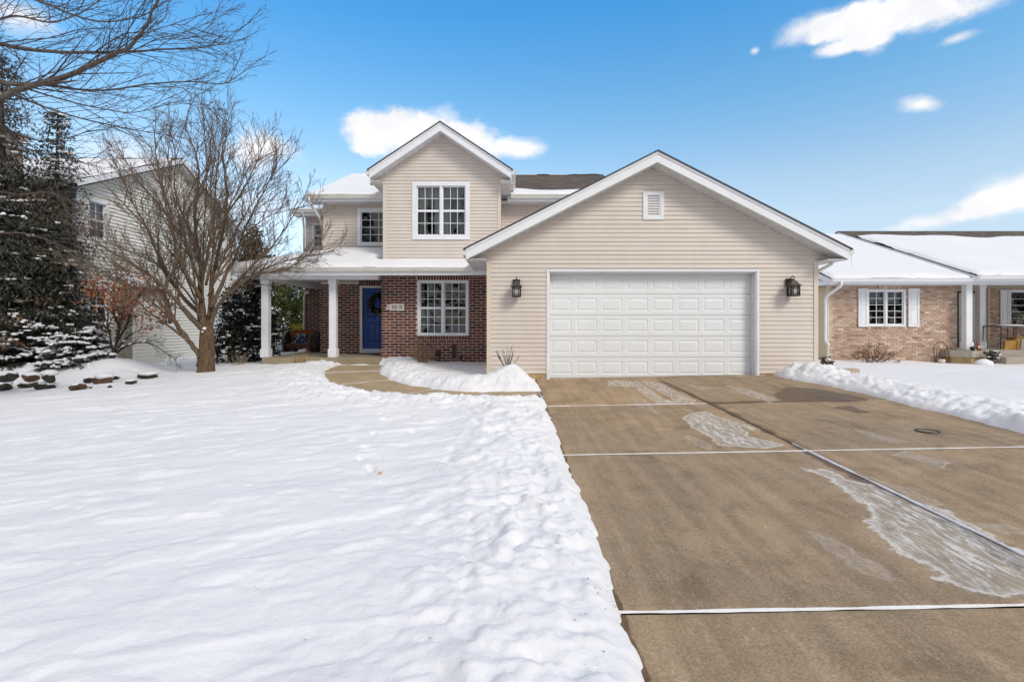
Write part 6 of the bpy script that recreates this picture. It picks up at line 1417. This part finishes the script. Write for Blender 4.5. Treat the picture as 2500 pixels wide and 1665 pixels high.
crate('ochre wooden board leaning at front of the neighbour porch', 2452, 2486, 831, 855, 17.1, .06, .05); crate('darker ochre board standing behind the leaning one', 2475, 2499, 822, 855, 17.3, .25, .03); crate('ochre board cut off by the right edge of the picture', 2491, 2512, 827, 855, 17.0, .05, .06, 'wood_grey')
def trellis():
    Y0 = 16.72; xc = PX(2296, Y0); w = 35/F*Y0/2; z0 = sz(xc, Y0)-.05; zt = PZ(836, Y0); t = thing('arched_trellis', 'rusty arched metal plant stand leaning on tan brick wall by porch', 'plant stand', (xc, Y0, z0)); mb = MB()
    zs = zt-w
    mb.tube([(xc-w, Y0-.1, z0), (xc-w, Y0, zs)]+[(xc-w*math.cos(a), Y0, zs+w*math.sin(a)) for a in np.linspace(.2, 2.94, 9)]+[(xc+w, Y0, zs), (xc+w, Y0-.1, z0)], .014, 6); mb.tube([(xc-w, Y0, zs), (xc+w, Y0, zs)], .010, 6); mb.build('frame', M_['twig_red'], t)
    for k in (-.55, -.1, .25, .6):
        MB().tube([(xc+w*k, Y0-.08, z0), (xc+w*k*1.1, Y0, zs-.2), (xc+w*k*.9, Y0, zs)], .007, 5).build('rod', M_['iron_black'], t)
    MB().sphere((xc, Y0-.02, zs+w*.45), (.045, .03, .045), 9, 6).build('ornament', M_['plaque_white'], t, smooth=True)
    MB().lathe((xc-w*.55, Y0-.2, z0+.06), [(.05, 0), (.09, .03), (.10, .10), (.07, .12)], 12).build('pot', M_['plaque_white'], t, smooth=True)
trellis()
def figurine():
    x, y = PX(2388, 16.45), 16.45; t = thing('animal_ornament', 'small brown garden ornament with white chest in front of porch column', 'ornament', (x, y, psl)); r = random.Random(3)
    b_ = MB().sphere((x, y, psl+.09), (.055, .045, .085), 10, 8).sphere((x-.01, y-.02, psl+.20), (.042, .04, .042), 10, 8).sphere((x+.03, y-.01, psl+.05), (.05, .06, .045), 8, 6)
    b_.tube([(x-.03, y, psl+.22), (x-.045, y, psl+.27)], [.014, .006], 6).tube([(x+.015, y, psl+.22), (x+.03, y, psl+.27)], [.014, .006], 6); b_.build('body', M_['wood_orange'], t, smooth=True)
    MB().sphere((x-.015, y-.04, psl+.12), (.025, .02, .05), 8, 6).build('chest', M_['snow'], t, smooth=True)
    x = PX(2376, 16.4); s_ = MB().sphere((x, 16.42, psl+.07), (.075, .06, .07), 9, 7, .18, 5); tag(s_.build('stone_ornament', M_['rock_dark']), 'dark lumpy stone ornament next to the brown one by column', 'ornament')
figurine()
def planter():
    x, y = PX(2421, 16.15), 16.15; z0 = sz(x, y)-.03; r = random.Random(8); t = thing('planter_stand', 'snow-dusted black wire planter beside the neighbour porch steps', 'planter', (x, y, z0)); mb = MB(); sn_ = MB()
    for k in range(9):
        a = k*.7; mb.tube([(x+.05*math.cos(a), y+.05*math.sin(a), z0), (x+.13*math.cos(a), y+.13*math.sin(a), z0+.30), (x+.22*math.cos(a+.3), y+.2*math.sin(a+.3), z0+.42)], .012, 5)
    for zz, rr_ in ((.12, .09), (.30, .135)): mb.tube([(x+rr_*math.cos(6.283*k/12), y+rr_*math.sin(6.283*k/12), z0+zz) for k in range(13)], .010, 5, cap=False)
    for k in range(220): leaf(mb, Vector((x+r.gauss(0, .09), y+r.gauss(0, .09), z0+r.uniform(.08, .42))), r, .06, .3)
    mb.build('stand', M_['iron_black'], t, kind='stuff')
    for k in range(9): snow_blob(sn_, Vector((x+r.gauss(0, .09), y-.08+r.gauss(0, .05), z0+r.uniform(.15, .44))), .05, .022, r)
    sn_.build('snow', M_['snow'], t, smooth=True, kind='stuff')
    x2, y2 = PX(2402, 16.0), 16.0; tag(MB().sphere((x2, y2, sz(x2, y2)+.02), (.26, .2, .15), 14, 9, .05, 4).build('snow_heap', M_['snow'], smooth=True), 'rounded snow heap in front of the neighbour porch slab', 'snow', kind='stuff')
planter()
pl_ = thing('porch_lamp', 'small black lamp on wall of the neighbour porch', 'wall lamp', (PX(2397, BYN-.1), BYN, PZ(721, BYN-.1))); x_, z_ = PX(2397, BYN-.1), PZ(721, BYN-.1)
MB().lathe((x_, BYN-.12, z_), [(.02, .10), (.05, .09), (.075, .02), (.07, .0)], 10).build('hood', M_['iron_black'], pl_, smooth=True); MB().box(x_-.03, x_+.03, BYN-.06, BYN-.012, z_+.03, z_+.12).build('bracket', M_['iron_black'], pl_); MB().sphere((x_, BYN-.12, z_-.01), .04, 8, 6).build('bulb', M_['plaque_white'], pl_, smooth=True)
# pot and splash block by the garage corner, metal cover in the driveway, fallen leaf
x_, y_ = PX(2019, 14.6), 14.6; z_ = sz(x_, y_); r = random.Random(12)
t = thing('twig_ball', 'brown twig ball with a cap of snow behind the garage corner', 'ornament', (x_, y_, z_)); mb = MB()
for k in range(260): leaf(mb, Vector((x_, y_, z_+.10))+Vector((r.gauss(0, 1), r.gauss(0, 1), r.gauss(0, 1))).normalized()*.11, r, .09, 0)
mb.build('twigs', M_['needle_brown'], t, kind='stuff'); MB().sphere((x_+.01, y_-.02, z_+.17), (.10, .09, .06), 9, 6, .15, 2).build('snow', M_['snow'], t, smooth=True)
x_, y_ = 7.65, 12.15; z_ = sz(x_, y_); m = MB().prism([(x_-.42, y_-.15, z_-.05), (x_+.45, y_-.10, z_-.05), (x_+.45, y_+.15, z_-.05), (x_-.42, y_+.15, z_-.05)], (0, 0, .11)); tag(m.build('splash_block', M_['splash_block']), 'tan splash block half under snow at garage corner', 'splash block')
x_, y_ = on(2264, 1053, DZ); t = thing('access_cover', 'round dark metal cover set in right half of driveway', 'cover', (x_, y_, DZ(x_, y_))); MB().lathe((x_, y_, DZ(x_, y_)-.01), [(.10, 0), (.10, .013), (.085, .014)], 20).build('plate', M_['cover_metal'], t)
rg = MB(); n = 24; rg.tube([(x_+.125*math.cos(6.283*k/n), y_+.125*math.sin(6.283*k/n), DZ(x_, y_)+.003) for k in range(n+1)], .012, 5, cap=False); rg.build('rim', M_['drip_edge'], t)
x_, y_ = on(924, 1152, lambda a, c: WZ(a, c)+.12); z_ = sz(x_, y_)+.006; mb = MB()
for k in range(7):
    a = -1.2+k*.4; mb.add([(x_, y_, z_), (x_+.018*math.cos(a-.25), y_+.03*math.sin(a-.25), z_+.008), (x_+.05*math.cos(a), y_+.05*math.sin(a), z_+.012), (x_+.018*math.cos(a+.25), y_+.03*math.sin(a+.25), z_+.006)], [(0, 1, 2, 3)])
tag(mb.build('fallen_leaf', M_['leaf_fallen']), 'yellow leaf lying on the snowy lawn', 'leaf')
# dark scraps of grass and leaf along the shovelled edges
db = MB(); r = random.Random(77)
def scrap(x, y):
    z = sz(x, y)+.004; a = r.uniform(0, 6.28); L = r.uniform(.005, .016); blade(db, Vector((x, y, z)), Vector((math.cos(a), math.sin(a), r.uniform(0, .6))).normalized(), L, L*.25, Vector((0, 0, 1)))
for k in range(60): scrap(XL-r.uniform(.03, .35), r.uniform(1.6, 9))
for k in range(120): scrap(XR+r.uniform(.05, .9), r.uniform(5, 12))
for k in range(60): c_ = ff_[r.randrange(12, 46)]; scrap(c_[0]+r.gauss(0, .06), c_[1]+r.uniform(0, .10))
for k in range(90): scrap(XL-r.uniform(.3, 5.5), r.uniform(2.2, 10))
for cxx, cyy, n in ((1075, 1135, 26), (1480, 1450, 30), (1400, 1080, 14), (1330, 1025, 10)):
    x_, y_ = on(cxx, cyy, lambda a, c: WZ(a, c)+.1)
    for k in range(n): scrap(x_+r.gauss(0, .08), y_+r.gauss(0, .08))
tag(db.build('debris', M_['twig_dark']), 'tiny dark scraps of grass scattered on snow along the driveway edge', 'debris', kind='stuff')
# the wood across the street behind the camera: it shows as dark reflections in the windows
def wood():
    r = random.Random(91); mb = MB(); tk = MB()
    for k in range(40):
        x = -78+k*4.0+r.uniform(-1, 1); y = -33+r.uniform(-4, 4); H_ = r.uniform(13, 20); w = r.uniform(2.2, 3.4)
        tk.tube([(x, y, -1.5), (x, y, H_)], [.3, .03], 5, cap=False)
        for i in range(330):
            f = r.random()**.8; a = r.uniform(0, 6.283); q = w*(1-f)**.7*r.uniform(.3, 1)+.1; p = Vector((x+q*math.cos(a), y+q*math.sin(a), H_*(.06+.94*f)))
            blade(mb, p, Vector((math.cos(a)*.6+r.gauss(0, .4), math.sin(a)*.6+r.gauss(0, .4), r.gauss(-.2, .5))).normalized(), r.uniform(.6, 1.3), .28, Vector((r.gauss(0, 1), r.gauss(0, 1), r.gauss(0, 1))))
    n = len(mb.v); mb.v += tk.v; mb.f += [tuple(i+n for i in f) for f in tk.f]
    tag(mb.build('treeline', M_['needle_dark']), 'dark wood across the street, seen only as reflections in windows', 'wood', kind='stuff')
wood()
